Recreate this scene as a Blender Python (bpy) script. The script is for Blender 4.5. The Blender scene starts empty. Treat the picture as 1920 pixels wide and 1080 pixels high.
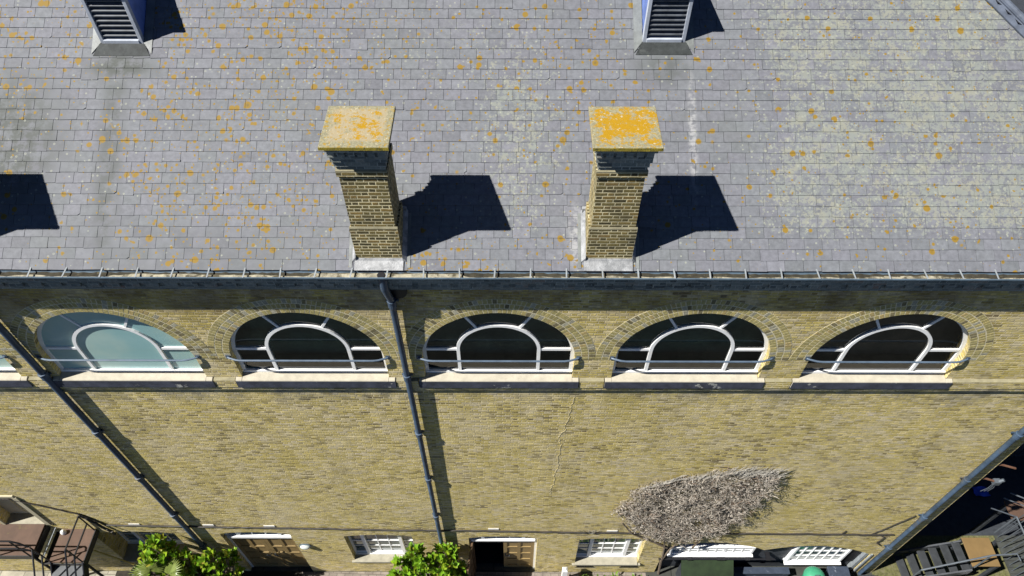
import bpy, math, random
from mathutils import Vector, Matrix
from mathutils.geometry import tessellate_polygon
random.seed(7)
S = bpy.context.scene
COL = S.collection
RAD = math.radians

# ------------------------------------------------------------------ camera
PITCH = math.atan(1350.0 / 1105.0)
cam = bpy.data.cameras.new('camera')
cam.sensor_width = 36.0
cam.lens = 1350.0 / 1920.0 * 36.0
cam.clip_start = 0.1
cam.clip_end = 500
co = bpy.data.objects.new('camera', cam)
COL.objects.link(co)
co.location = (0, -6.0, 18.69)
ROLL = RAD(0.14)
co.rotation_mode = 'QUATERNION'
co.rotation_quaternion = (Matrix.Rotation(math.pi / 2 - PITCH, 4, 'X') @ Matrix.Rotation(ROLL, 4, 'Z')).to_quaternion()
S.camera = co

# ------------------------------------------------------------------ sky, sun, exposure
SUN = Vector((2.88, 1.0, -3.78)).normalized()
w = bpy.data.worlds.new('World')
S.world = w
w.use_nodes = True
nt = w.node_tree
sky = nt.nodes.new('ShaderNodeTexSky')
sky.sky_type = 'NISHITA'
sky.sun_disc = False
sky.sun_elevation = math.asin(-SUN.z)
sky.sun_rotation = math.atan2(-SUN.x, -SUN.y)
sky.air_density = 0.28
sky.dust_density = 0.0
sky.ozone_density = 6.0
bg = nt.nodes['Background']
nt.links.new(sky.outputs[0], bg.inputs[0])
bg.inputs[1].default_value = 0.05
sl = bpy.data.lights.new('sun', 'SUN')
sl.energy = 5.0
sl.angle = RAD(0.5)
sl.color = (1.0, 0.97, 0.92)
so = bpy.data.objects.new('sun', sl)
COL.objects.link(so)
so.location = (-10, -8, 25)
so.rotation_mode = 'QUATERNION'
so.rotation_quaternion = SUN.to_track_quat('-Z', 'Y')
S.view_settings.view_transform = 'Standard'
S.view_settings.look = 'None'
S.view_settings.gamma = 1
S.view_settings.exposure = 1.0
S.cycles.max_bounces = 6

# ------------------------------------------------------------------ material helpers
class NB:
    def __init__(s, name):
        s.m = bpy.data.materials.new(name)
        s.m.use_nodes = True
        s.t = s.m.node_tree
        s.p = s.t.nodes['Principled BSDF']
    def n(s, ty, **k):
        x = s.t.nodes.new(ty)
        for a, b in k.items():
            setattr(x, a, b)
        return x
    def L(s, a, b):
        s.t.links.new(a, b)
    def put(s, sock, v):
        if isinstance(v, bpy.types.NodeSocket):
            s.L(v, sock)
        else:
            sock.default_value = v
    def mth(s, op, a, b=0.0, c=None, clamp=False):
        x = s.n('ShaderNodeMath', operation=op, use_clamp=clamp)
        s.put(x.inputs[0], a)
        s.put(x.inputs[1], b)
        if c is not None:
            s.put(x.inputs[2], c)
        return x.outputs[0]
    def sm(s, v, lo, hi, a=0.0, b=1.0):
        x = s.n('ShaderNodeMapRange', interpolation_type='SMOOTHSTEP')
        s.put(x.inputs[0], v)
        for i, q in zip((1, 2, 3, 4), (lo, hi, a, b)):
            s.put(x.inputs[i], q)
        return x.outputs[0]
    def mix(s, f, a, b, mode='MIX'):
        x = s.n('ShaderNodeMix', data_type='RGBA', blend_type=mode)
        s.put(x.inputs[0], f)
        s.put(x.inputs[6], a)
        s.put(x.inputs[7], b)
        return x.outputs[2]
    def noise(s, vec, scale, detail=3.0, rough=0.55):
        x = s.n('ShaderNodeTexNoise')
        s.L(vec, x.inputs['Vector'])
        x.inputs['Scale'].default_value = scale
        x.inputs['Detail'].default_value = detail
        x.inputs['Roughness'].default_value = rough
        return x.outputs[0]
    def comb(s, a, b, c=0.0):
        x = s.n('ShaderNodeCombineXYZ')
        for i, q in enumerate((a, b, c)):
            s.put(x.inputs[i], q)
        return x.outputs[0]
    def sep(s, v):
        x = s.n('ShaderNodeSeparateXYZ')
        s.L(v, x.inputs[0])
        return x.outputs
    def uv(s):
        return s.n('ShaderNodeTexCoord').outputs['UV']
    def obj(s):
        return s.n('ShaderNodeTexCoord').outputs['Object']
    def attr(s, nm='Col'):
        return s.n('ShaderNodeAttribute', attribute_name=nm).outputs['Color']
    def ramp(s, f, stops, const=False):
        x = s.n('ShaderNodeValToRGB')
        s.L(f, x.inputs[0])
        cr = x.color_ramp
        if const:
            cr.interpolation = 'CONSTANT'
        while len(cr.elements) < len(stops):
            cr.elements.new(0.5)
        for e, (p, c) in zip(cr.elements, stops):
            e.position = p
            e.color = (*c, 1)
        return x.outputs[0]
    def bump(s, h, strength=0.5, dist=0.01):
        x = s.n('ShaderNodeBump')
        s.L(h, x.inputs['Height'])
        x.inputs['Strength'].default_value = strength
        x.inputs['Distance'].default_value = dist
        s.L(x.outputs[0], s.p.inputs['Normal'])
    def base(s, v):
        s.put(s.p.inputs['Base Color'], v if isinstance(v, bpy.types.NodeSocket) else (*v, 1))
    def rough(s, v):
        s.put(s.p.inputs['Roughness'], v)
    def spec(s, v):
        s.p.inputs['Specular IOR Level'].default_value = v

def C4(c):
    return (*c, 1.0)

def simple(name, col, rough=0.6, var=0.25, scale=6.0, bump=0.0, metal=0.0, spec=0.4, col2=None, thr=(0.5, 0.7)):
    b = NB(name)
    o = b.obj()
    n1 = b.noise(o, scale, 5.0, 0.65)
    f = b.sm(n1, 0.25, 0.75, 1 - var, 1 + var)
    c = b.mix(1.0, C4(col), b.comb(f, f, f), 'MULTIPLY')
    if col2:
        n2 = b.noise(o, scale * 0.7, 6.0, 0.7)
        c = b.mix(b.sm(n2, thr[0], thr[1]), c, C4(col2))
    b.base(c)
    b.rough(rough)
    b.spec(spec)
    b.p.inputs['Metallic'].default_value = metal
    if bump:
        b.bump(b.noise(o, scale * 8, 4.0), bump, 0.01)
    return b.m

def brick_mat(name, ramp, mortar, joint=0.006, dirt=0.35, bump=0.5, tint=None, sc=1.0):
    b = NB(name)
    mp0 = b.n('ShaderNodeMapping')
    b.L(b.uv(), mp0.inputs[0])
    mp0.inputs['Scale'].default_value = (sc, sc, 1)
    uv = mp0.outputs[0]
    nz = b.n('ShaderNodeTexNoise')
    b.L(uv, nz.inputs['Vector'])
    nz.inputs['Scale'].default_value = 9.0
    nz.inputs['Detail'].default_value = 2.0
    wob = b.n('ShaderNodeVectorMath', operation='MULTIPLY_ADD')
    b.L(nz.outputs['Color'], wob.inputs[0])
    wob.inputs[1].default_value = (0.010, 0.012, 0)
    b.L(uv, wob.inputs[2])
    u, v, _ = b.sep(wob.outputs[0])
    vr = b.mth('DIVIDE', v, 0.0588)
    row = b.mth('FLOOR', vr)
    fv = b.mth('FRACT', vr)
    wn0 = b.n('ShaderNodeTexWhiteNoise', noise_dimensions='1D')
    b.L(row, wn0.inputs['W'])
    off = b.mth('MULTIPLY_ADD', b.mth('FLOORED_MODULO', row, 2.0), 0.5, b.mth('MULTIPLY', wn0.outputs[0], 0.12))
    t = b.mth('ADD', b.mth('DIVIDE', u, 0.264), off)
    k = b.mth('FLOOR', t)
    ft = b.mth('FRACT', t)
    isH = b.mth('GREATER_THAN', ft, 0.6667)
    luS = b.mth('DIVIDE', ft, 0.6667)
    luH = b.mth('DIVIDE', b.mth('SUBTRACT', ft, 0.6667), 0.3333)
    lu = b.mth('ADD', b.mth('MULTIPLY', luH, isH), b.mth('MULTIPLY', luS, b.mth('SUBTRACT', 1.0, isH)))
    wd = b.mth('MULTIPLY_ADD', isH, -0.088, 0.176)
    du = b.mth('MULTIPLY', b.mth('MINIMUM', lu, b.mth('SUBTRACT', 1.0, lu)), wd)
    dv = b.mth('MULTIPLY', b.mth('MINIMUM', fv, b.mth('SUBTRACT', 1.0, fv)), 0.0588)
    d = b.mth('MINIMUM', du, dv)
    fine = b.noise(uv, 60.0, 3.0)
    d2 = b.mth('ADD', d, b.mth('MULTIPLY', b.mth('SUBTRACT', fine, 0.5), 0.008))
    mask = b.sm(d2, joint * 0.55, joint * 1.25)
    wn = b.n('ShaderNodeTexWhiteNoise', noise_dimensions='3D')
    b.L(b.comb(b.mth('MULTIPLY_ADD', k, 2.0, isH), row, 3.3), wn.inputs['Vector'])
    patch = b.noise(uv, 0.55, 4.0, 0.6)
    rv = b.mth('ADD', b.mth('MULTIPLY', wn.outputs[0], 0.8), b.mth('MULTIPLY', b.mth('SUBTRACT', patch, 0.42), 0.75), clamp=True)
    col = b.ramp(rv, ramp)
    n2 = b.noise(uv, 26.0, 5.0, 0.7)
    f2 = b.sm(n2, 0.25, 0.75, 0.72, 1.28)
    col = b.mix(1.0, col, b.comb(f2, f2, f2), 'MULTIPLY')
    n3 = b.noise(uv, 1.7, 4.0, 0.6)
    mcol = b.mix(b.sm(b.noise(uv, 3.0, 3.0), 0.35, 0.7), C4(mortar), C4(tuple(x * 0.55 for x in mortar)))
    c = b.mix(mask, mcol, col)
    # soot and weather stains, stretched downwards
    st = b.n('ShaderNodeMapping')
    b.L(uv, st.inputs[0])
    st.inputs['Scale'].default_value = (1.0, 0.45, 1)
    n4 = b.noise(st.outputs[0], 1.3, 6.0, 0.7)
    fd = b.sm(n4, 0.47, 0.78, 0.0, dirt)
    c = b.mix(fd, c, C4((0.055, 0.052, 0.04)))
    if tint:
        c = b.mix(b.sm(n3, 0.5, 0.75, 0.0, 0.55), c, C4(tint))
    if tint:
        # joint shadows put into the colour as short dark level streaks
        sk = b.n('ShaderNodeMapping')
        b.L(uv, sk.inputs[0])
        sk.inputs['Scale'].default_value = (7.5, 46.0, 1)
        n7 = b.noise(sk.outputs[0], 1.0, 3.0, 0.6)
        c = b.mix(b.sm(n7, 0.56, 0.72, 0.0, 0.8), c, C4((0.10, 0.085, 0.045)))
        sk2 = b.n('ShaderNodeMapping')
        b.L(uv, sk2.inputs[0])
        sk2.inputs['Scale'].default_value = (4.5, 26.0, 1)
        f9 = b.sm(b.noise(sk2.outputs[0], 1.0, 3.0, 0.65), 0.3, 0.7, 0.76, 1.2)
        c = b.mix(1.0, c, b.comb(f9, f9, f9), 'MULTIPLY')
        # sooty zones: washed grey below the sill course, brown-black under the eaves
        zone = b.mth('MULTIPLY', b.sm(v, 8.25, 8.8), b.sm(v, 8.93, 8.9))
        c = b.mix(b.mth('MULTIPLY', zone, b.sm(n4, 0.40, 0.6, 0.0, 0.6)), c, C4((0.13, 0.135, 0.13)))
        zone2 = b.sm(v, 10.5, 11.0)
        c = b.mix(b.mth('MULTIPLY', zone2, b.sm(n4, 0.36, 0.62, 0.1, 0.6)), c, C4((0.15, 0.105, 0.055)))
        n8 = b.noise(uv, 0.9, 5.0, 0.65)
        c = b.mix(b.sm(n8, 0.5, 0.72, 0.0, 0.45), c, C4((0.57, 0.49, 0.32)))
        c = b.mix(b.sm(n8, 0.5, 0.3, 0.0, 0.4), c, C4((0.47, 0.375, 0.085)))
    b.base(c)
    b.rough(0.92)
    b.spec(0.15)
    h = b.mth('ADD', mask, b.mth('MULTIPLY', n2, 0.55))
    h = b.mth('ADD', h, b.mth('MULTIPLY', wn.outputs[0], 0.5))
    b.bump(h, bump, 0.008)
    return b.m

M = {}
M['brick'] = brick_mat('yellow_stock_brick', [
    (0.0, (0.15, 0.115, 0.055)), (0.12, (0.31, 0.245, 0.085)), (0.24, (0.46, 0.365, 0.11)), (0.42, (0.58, 0.46, 0.135)),
    (0.58, (0.53, 0.43, 0.165)), (0.72, (0.56, 0.475, 0.30)), (0.86, (0.66, 0.525, 0.18)), (1.0, (0.58, 0.50, 0.40))],
    (0.70, 0.60, 0.37), joint=0.0068, dirt=0.30, bump=0.8, tint=(0.59, 0.50, 0.305))
M['chimney_brick'] = brick_mat('weathered_chimney_brick', [
    (0.0, (0.05, 0.045, 0.025)), (0.3, (0.11, 0.09, 0.04)), (0.6, (0.17, 0.135, 0.05)), (0.8, (0.22, 0.15, 0.05)), (1.0, (0.085, 0.08, 0.06))],
    (0.62, 0.55, 0.34), joint=0.0075, dirt=0.35, sc=1.13)
M['shaded_brick'] = brick_mat('shade_teal_brick', [
    (0.0, (0.09, 0.10, 0.095)), (0.4, (0.18, 0.20, 0.185)), (0.75, (0.25, 0.255, 0.22)), (1.0, (0.21, 0.14, 0.11))],
    (0.36, 0.37, 0.33), dirt=0.3)  # teal-grey tone holds the shade under eaves and chimney caps
M['white'] = simple('white_painted_timber', (0.72, 0.72, 0.70), 0.45, 0.10, 5)
M['frame'] = simple('pale_window_paint', (0.78, 0.78, 0.76), 0.4, 0.08, 7)
M['pipe'] = simple('blue_black_pipe_paint', (0.040, 0.064, 0.10), 0.45, 0.35, 4, 0.15, spec=0.45, col2=(0.075, 0.07, 0.06), thr=(0.55, 0.7))
M['gutter'] = simple('blue_grey_gutter_paint', (0.075, 0.11, 0.145), 0.5, 0.25, 6)
M['railpaint'] = simple('blue_grey_rail_paint', (0.075, 0.105, 0.145), 0.45, 0.2, 8)
M['strap'] = simple('weathered_strap_metal', (0.22, 0.24, 0.25), 0.55, 0.2, 9)
M['silt'] = simple('gutter_silt', (0.24, 0.22, 0.16), 0.95, 0.45, 9, 0.6, col2=(0.07, 0.06, 0.035), thr=(0.5, 0.6))
M['gapshade'] = simple('black_gutter_gap_shade', (0.03, 0.026, 0.016), 0.95, 0.4, 12, 0.6, col2=(0.12, 0.10, 0.05), thr=(0.6, 0.7))
M['sill'] = simple('pale_stone_sill', (0.355, 0.325, 0.255), 0.85, 0.14, 7, 0.25, col2=(0.30, 0.26, 0.20), thr=(0.58, 0.8))
M['sillface'] = simple('dark_painted_sill_edge', (0.045, 0.05, 0.07), 0.7, 0.4, 5, 0.2, col2=(0.33, 0.33, 0.30), thr=(0.63, 0.66))
M['ledge'] = simple('lime_mortar_ledge', (0.21, 0.19, 0.12), 0.9, 0.2, 7, 0.3)
M['stone'] = simple('grey_stone_sill', (0.27, 0.25, 0.19), 0.85, 0.18, 8, 0.2)
M['lead'] = simple('weathered_lead', (0.145, 0.155, 0.15), 0.55, 0.28, 5, 0.25, spec=0.5, col2=(0.10, 0.11, 0.11), thr=(0.52, 0.75))
M['leadpale'] = simple('bright_lead_and_lime', (0.26, 0.265, 0.27), 0.5, 0.3, 8, 0.4, col2=(0.16, 0.165, 0.17), thr=(0.45, 0.62))
M['leaddark'] = simple('sooty_lead_apron', (0.030, 0.034, 0.034), 0.7, 0.35, 9, 0.25, spec=0.25, col2=(0.075, 0.08, 0.076), thr=(0.55, 0.72))
M['leadhip'] = simple('blue_grey_hip_lead', (0.085, 0.10, 0.13), 0.6, 0.3, 6, 0.2, spec=0.3, col2=(0.20, 0.21, 0.22), thr=(0.62, 0.75))
M['ventframe'] = simple('vent_frame_paint', (0.36, 0.39, 0.44), 0.5, 0.18, 6)
M['ventside'] = simple('vent_side_lead', (0.10, 0.16, 0.40), 0.5, 0.3, 4)
M['slat'] = simple('weathered_vent_slat', (0.070, 0.078, 0.09), 0.6, 0.35, 12)
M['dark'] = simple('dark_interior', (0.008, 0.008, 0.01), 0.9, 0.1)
M['tan'] = simple('tan_painted_door', (0.235, 0.165, 0.068), 0.5, 0.12, 6)
M['shadeddoor'] = simple('shaded_tan_door', (0.085, 0.05, 0.025), 0.5, 0.15, 6)  # darker copy of the tan: the open leaf's shade put into colour
M['tandark'] = simple('tan_door_moulding', (0.24, 0.14, 0.04), 0.55, 0.12, 6)
M['blackwood'] = simple('black_boarding', (0.030, 0.034, 0.040), 0.6, 0.3, 6, 0.2)
M['blackpaint'] = simple('black_metal_paint', (0.012, 0.012, 0.014), 0.4, 0.2, 6, spec=0.5)
M['rust'] = simple('rust_brown_landing', (0.080, 0.046, 0.030), 0.75, 0.2, 3, 0.2, col2=(0.12, 0.095, 0.03), thr=(0.56, 0.72))
M['tread'] = simple('grey_metal_tread', (0.075, 0.08, 0.085), 0.6, 0.2, 6, 0.2)
M['cream'] = simple('cream_painted_reveal', (0.42, 0.38, 0.26), 0.6, 0.1, 4)
M['deck'] = simple('mossy_dark_decking', (0.035, 0.038, 0.034), 0.8, 0.3, 5, 0.3, col2=(0.05, 0.06, 0.025), thr=(0.55, 0.7))
M['darkplank'] = simple('dark_stair_plank', (0.026, 0.029, 0.032), 0.7, 0.3, 5, 0.3, col2=(0.07, 0.055, 0.04), thr=(0.62, 0.75))
M['tanply'] = simple('tan_landing_board', (0.15, 0.095, 0.035), 0.7, 0.12, 3, 0.1)
M['steel'] = simple('grey_steel_rail', (0.10, 0.115, 0.13), 0.45, 0.15, 8, metal=0.3)
M['greenlid'] = simple('dark_green_lid_paint', (0.013, 0.024, 0.008), 0.45, 0.35, 4, 0.1, spec=0.5)
M['bin'] = simple('sea_green_plastic', (0.04, 0.24, 0.13), 0.45, 0.1, 6)
M['box'] = simple('navy_plastic_crate', (0.03, 0.04, 0.06), 0.5, 0.2, 10, col2=(0.16, 0.18, 0.22), thr=(0.6, 0.7))
M['orange'] = simple('orange_plastic', (0.75, 0.30, 0.02), 0.5, 0.1, 8)
M['yellowpole'] = simple('yellow_pole', (0.50, 0.38, 0.10), 0.5, 0.1, 8)
M['blue'] = simple('bright_blue_cloth', (0.05, 0.11, 0.6), 0.8, 0.2, 10)
M['copper'] = simple('copper_pipe', (0.20, 0.10, 0.06), 0.4, 0.2, 10, metal=0.4)
M['plaque'] = simple('pale_air_brick', (0.62, 0.60, 0.54), 0.8, 0.12, 12)
M['cable'] = simple('black_cable', (0.035, 0.03, 0.025), 0.6, 0.2, 12)
M['bark'] = simple('grey_brown_bark', (0.13, 0.10, 0.07), 0.9, 0.3, 12, 0.4)
M['mortarfix'] = simple('pale_mortar_repair', (0.56, 0.48, 0.28), 0.95, 0.15, 12)
M['lampglass'] = simple('bulkhead_glass', (0.45, 0.48, 0.45), 0.3, 0.1, 8)

def glass_mat(name, col, rough=0.04, var=None):
    b = NB(name)
    o = b.obj()
    n = b.noise(o, 1.2, 3.0)
    if var:
        b.base(b.mix(b.sm(n, 0.35, 0.7), C4(col), C4(var)))
    else:
        b.base(col)
    b.rough(rough)
    b.spec(0.6)
    b.bump(b.noise(o, 0.9, 1.0), 0.05, 0.05)
    return b.m
M['glass'] = glass_mat('dark_glass', (0.006, 0.010, 0.009), 0.05, (0.022, 0.022, 0.017))
M['glassgreen'] = glass_mat('greenish_dark_glass', (0.006, 0.013, 0.010), 0.05, (0.02, 0.034, 0.027))
M['glassteal'] = glass_mat('teal_filmed_glass', (0.24, 0.42, 0.42), 0.22, (0.36, 0.49, 0.44))
M['glassblue'] = glass_mat('sash_glass', (0.05, 0.075, 0.085), 0.06, (0.13, 0.16, 0.15))

def clear_glass(name, tint):
    b = NB(name)
    tr = b.n('ShaderNodeBsdfTransparent')
    tr.inputs[0].default_value = C4(tint)
    gl = b.n('ShaderNodeBsdfGlossy')
    gl.inputs['Roughness'].default_value = 0.03
    fr = b.n('ShaderNodeFresnel')
    fr.inputs[0].default_value = 1.5
    bp = b.n('ShaderNodeBump')
    b.L(b.noise(b.obj(), 1.3, 1.0), bp.inputs['Height'])
    bp.inputs['Strength'].default_value = 0.08
    bp.inputs['Distance'].default_value = 0.05
    b.L(bp.outputs[0], gl.inputs['Normal'])
    mx = b.n('ShaderNodeMixShader')
    b.L(fr.outputs[0], mx.inputs[0])
    b.L(tr.outputs[0], mx.inputs[1])
    b.L(gl.outputs[0], mx.inputs[2])
    out = [x for x in b.t.nodes if x.type == 'OUTPUT_MATERIAL'][0]
    b.L(mx.outputs[0], out.inputs[0])
    return b.m
M['glass'] = clear_glass('clear_glass', (0.86, 0.86, 0.82))
M['glassgreen'] = clear_glass('greenish_clear_glass', (0.78, 0.88, 0.82))
M['board1'] = simple('olive_inner_board', (0.12, 0.125, 0.085), 0.9, 0.3, 2.5)
M['board2'] = simple('green_grey_inner_board', (0.085, 0.12, 0.095), 0.9, 0.35, 2.0)
M['board3'] = simple('brown_inner_board', (0.12, 0.10, 0.075), 0.9, 0.35, 2.0)

# per-piece coloured materials (colour attribute = the piece's own paint or clay)
def piece_mat(name, rough=0.85, spec=0.2, nscale=25.0, var=0.3, bump=0.3, transl=0.0):
    b = NB(name)
    o = b.obj()
    f = b.sm(b.noise(o, nscale, 4.0, 0.65), 0.25, 0.75, 1 - var, 1 + var)
    b.base(b.mix(1.0, b.attr(), b.comb(f, f, f), 'MULTIPLY'))
    b.rough(rough)
    b.spec(spec)
    if bump:
        b.bump(b.noise(o, nscale * 2, 3.0), bump, 0.006)
    if transl:
        tr = b.n('ShaderNodeBsdfTranslucent')
        b.L(b.attr(), tr.inputs[0])
        mx = b.n('ShaderNodeMixShader')
        mx.inputs[0].default_value = transl
        b.L(b.p.outputs[0], mx.inputs[1])
        b.L(tr.outputs[0], mx.inputs[2])
        out = [x for x in b.t.nodes if x.type == 'OUTPUT_MATERIAL'][0]
        b.L(mx.outputs[0], out.inputs[0])
    return b.m
M['voussoir'] = piece_mat('arch_brick', 0.9, 0.15, 30, 0.25, 0.5)
M['leaf'] = piece_mat('glossy_leaf', 0.28, 0.55, 8, 0.15, 0.0, 0.25)
M['twig'] = piece_mat('dry_twig', 0.9, 0.1, 14, 0.25, 0.0)

def slate_mat(name, lichen=True, lum=1.0):
    b = NB(name)
    uv = b.uv()
    u, v, _ = b.sep(uv)
    sl = b.attr()
    n1 = b.noise(uv, 14.0, 6.0, 0.7)
    f = b.sm(n1, 0.25, 0.75, 0.80 * lum, 1.20 * lum)
    c = b.mix(1.0, sl, b.comb(f, f, f), 'MULTIPLY')
    big = b.noise(uv, 0.8, 4.0, 0.6)
    c = b.mix(b.sm(big, 0.45, 0.75, 0.0, 0.35), c, C4((0.115, 0.125, 0.115)))
    if lichen:
        def blob(cu, cv, ru, rv, soft=0.9):
            du = b.mth('DIVIDE', b.mth('SUBTRACT', u, cu), ru)
            dv = b.mth('DIVIDE', b.mth('SUBTRACT', v, cv), rv)
            d = b.mth('SQRT', b.mth('ADD', b.mth('MULTIPLY', du, du), b.mth('MULTIPLY', dv, dv)))
            return b.sm(d, 0.25, 1.2, 1.0, 0.0)
        # dark algae patches and run-off streaks below the vents
        n5 = b.noise(uv, 7.0, 5.0, 0.75)
        def dark(mask, amt):
            return b.mth('MULTIPLY', mask, b.sm(n5, 0.36, 0.58, 0.0, amt))
        dk = dark(blob(-6.45, 1.65, 0.85, 1.15), 0.95)
        dk = b.mth('MAXIMUM', dk, dark(blob(-5.15, 1.5, 0.22, 2.3), 0.75))
        dk = b.mth('MAXIMUM', dk, dark(blob(-5.1, 2.68, 0.55, 0.24), 1.0))
        dk = b.mth('MAXIMUM', dk, dark(blob(1.98, 2.66, 0.5, 0.26), 0.7))
        dk = b.mth('MAXIMUM', dk, dark(blob(-4.3, 0.2, 2.2, 0.6), 0.3))
        c = b.mix(dk, c, C4((0.062, 0.068, 0.062)))
        # pale lime streaks
        n6 = b.noise(uv, 11.0, 4.0, 0.7)
        ps = b.mth('MULTIPLY', blob(2.32, 1.75, 0.07, 1.0), b.sm(n6, 0.4, 0.6, 0.0, 0.75))
        ps = b.mth('MAXIMUM', ps, b.mth('MULTIPLY', blob(0.8, 0.45, 0.12, 0.5), b.sm(n6, 0.4, 0.6, 0.0, 0.7)))
        c = b.mix(ps, c, C4((0.30, 0.30, 0.30)))
        # grey-green crust lichen
        cm = b.mth('MULTIPLY', b.mth('MULTIPLY', b.sm(u, 2.0, 3.8), b.sm(v, 0.05, 0.75, 0.25, 1.0)), 1.0)
        cm = b.mth('MAXIMUM', cm, b.mth('MULTIPLY', blob(0.1, 1.8, 1.0, 2.2), 0.92))
        cm = b.mth('MAXIMUM', cm, b.mth('MULTIPLY', blob(-0.6, 2.9, 2.0, 1.0), 0.7))
        cm = b.mth('MAXIMUM', cm, b.mth('MULTIPLY', blob(-6.5, 1.5, 0.8, 1.3), 0.5))
        cm = b.mth('MAXIMUM', cm, b.mth('MULTIPLY', blob(-2.4, 2.0, 1.8, 2.0), 0.55))
        cm = b.mth('MAXIMUM', cm, 0.36)
        mod = b.noise(uv, 1.6, 4.0, 0.6)
        cm = b.mth('MULTIPLY', cm, b.sm(mod, 0.25, 0.6, 0.7, 1.1))
        wn = b.n('ShaderNodeSeparateColor')
        b.L(sl, wn.inputs[0])
        cn = b.noise(uv, 24.0, 4.0, 0.8)
        cn2 = b.noise(uv, 9.0, 3.0, 0.6)
        cs = b.mth('ADD', b.mth('MULTIPLY', cn, 0.62), b.mth('MULTIPLY', cn2, 0.38))
        th = b.mth('MULTIPLY_ADD', cm, -0.235, 0.715)
        cr = b.sm(cs, th, b.mth('ADD', th, 0.045))
        ccol = b.mix(b.sm(b.noise(uv, 5.0, 2.0), 0.42, 0.62), C4((0.190, 0.205, 0.178)), C4((0.228, 0.228, 0.172)))
        c = b.mix(b.mth('MULTIPLY', cr, 0.68), c, ccol)
        # small pale rings and dots
        vo = b.n('ShaderNodeTexVoronoi')
        b.L(uv, vo.inputs['Vector'])
        vo.inputs['Scale'].default_value = 17.0
        sx = b.n('ShaderNodeSeparateColor')
        b.L(vo.outputs['Color'], sx.inputs[0])
        dot = b.mth('MULTIPLY', b.sm(vo.outputs['Distance'], 0.20, 0.28, 1.0, 0.0), b.mth('LESS_THAN', sx.outputs[0], b.mth('MULTIPLY_ADD', cm, 0.75, -0.15)))
        hole = b.sm(vo.outputs['Distance'], 0.08, 0.17, 0.1, 1.0)
        c = b.mix(b.mth('MULTIPLY', b.mth('MULTIPLY', dot, hole), 0.8), c, C4((0.25, 0.26, 0.21)))
        # orange lichen rosettes
        wob = b.n('ShaderNodeTexNoise')
        b.L(uv, wob.inputs['Vector'])
        wob.inputs['Scale'].default_value = 22.0
        wv = b.n('ShaderNodeVectorMath', operation='MULTIPLY_ADD')
        b.L(wob.outputs['Color'], wv.inputs[0])
        wv.inputs[1].default_value = (0.024, 0.024, 0)
        b.L(uv, wv.inputs[2])
        om = b.mth('MULTIPLY', blob(-3.6, 1.4, 2.2, 2.0), 1.15)
        om = b.mth('MAXIMUM', om, b.mth('MULTIPLY', blob(-3.0, 3.2, 2.2, 1.2), 1.25))
        om = b.mth('MAXIMUM', om, b.mth('MULTIPLY', blob(-6.3, 3.0, 1.4, 1.4), 0.9))
        om = b.mth('MAXIMUM', om, b.mth('MULTIPLY', blob(-0.3, 0.15, 1.8, 0.45), 1.0))
        om = b.mth('MAXIMUM', om, b.mth('MULTIPLY', blob(0.7, 2.7, 1.5, 1.4), 0.6))
        om = b.mth('MAXIMUM', om, b.mth('MULTIPLY', blob(-1.0, 2.2, 1.3, 1.4), 0.5))
        om = b.mth('MAXIMUM', om, 0.26)
        om = b.mth('MULTIPLY', om, b.sm(b.noise(uv, 1.9, 4.0), 0.34, 0.64, 0.12, 1.5))
        for sc, dens, rlo, rhi in ((7.0, 0.85, 0.12, 0.34), (13.0, 0.66, 0.12, 0.34), (4.6, 0.75, 0.12, 0.25), (24.0, 0.45, 0.12, 0.36)):
            vv = b.n('ShaderNodeTexVoronoi')
            b.L(wv.outputs[0], vv.inputs['Vector'])
            vv.inputs['Scale'].default_value = sc
            sc_ = b.n('ShaderNodeSeparateColor')
            b.L(vv.outputs['Color'], sc_.inputs[0])
            on = b.mth('LESS_THAN', sc_.outputs[0], b.mth('MULTIPLY', om, dens))
            r2 = b.mth('POWER', sc_.outputs[1], 1.3)
            rr = b.mth('MULTIPLY_ADD', r2, rhi - rlo, rlo)
            ds = b.mth('DIVIDE', vv.outputs['Distance'], rr)
            sp = b.mth('MULTIPLY', b.sm(ds, 0.8, 1.1, 1.0, 0.0), on)
            ctr = b.mth('MULTIPLY', b.sm(ds, 0.25, 0.6, 1.0, 0.0), b.mth('GREATER_THAN', sc_.outputs[2], 0.45))
            oc = b.mix(b.mth('MULTIPLY', ctr, 0.7), C4((0.195, 0.118, 0.006)), C4((0.11, 0.078, 0.02)))
            c = b.mix(b.mth('MULTIPLY', sp, 0.93), c, oc)
    b.base(c)
    b.rough(0.72)
    b.spec(0.3)
    b.bump(n1, 0.25, 0.004)
    return b.m
M['slate'] = slate_mat('lichened_slate')
M['slatehip'] = slate_mat('shade_darkened_slate', False, 0.8)

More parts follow.
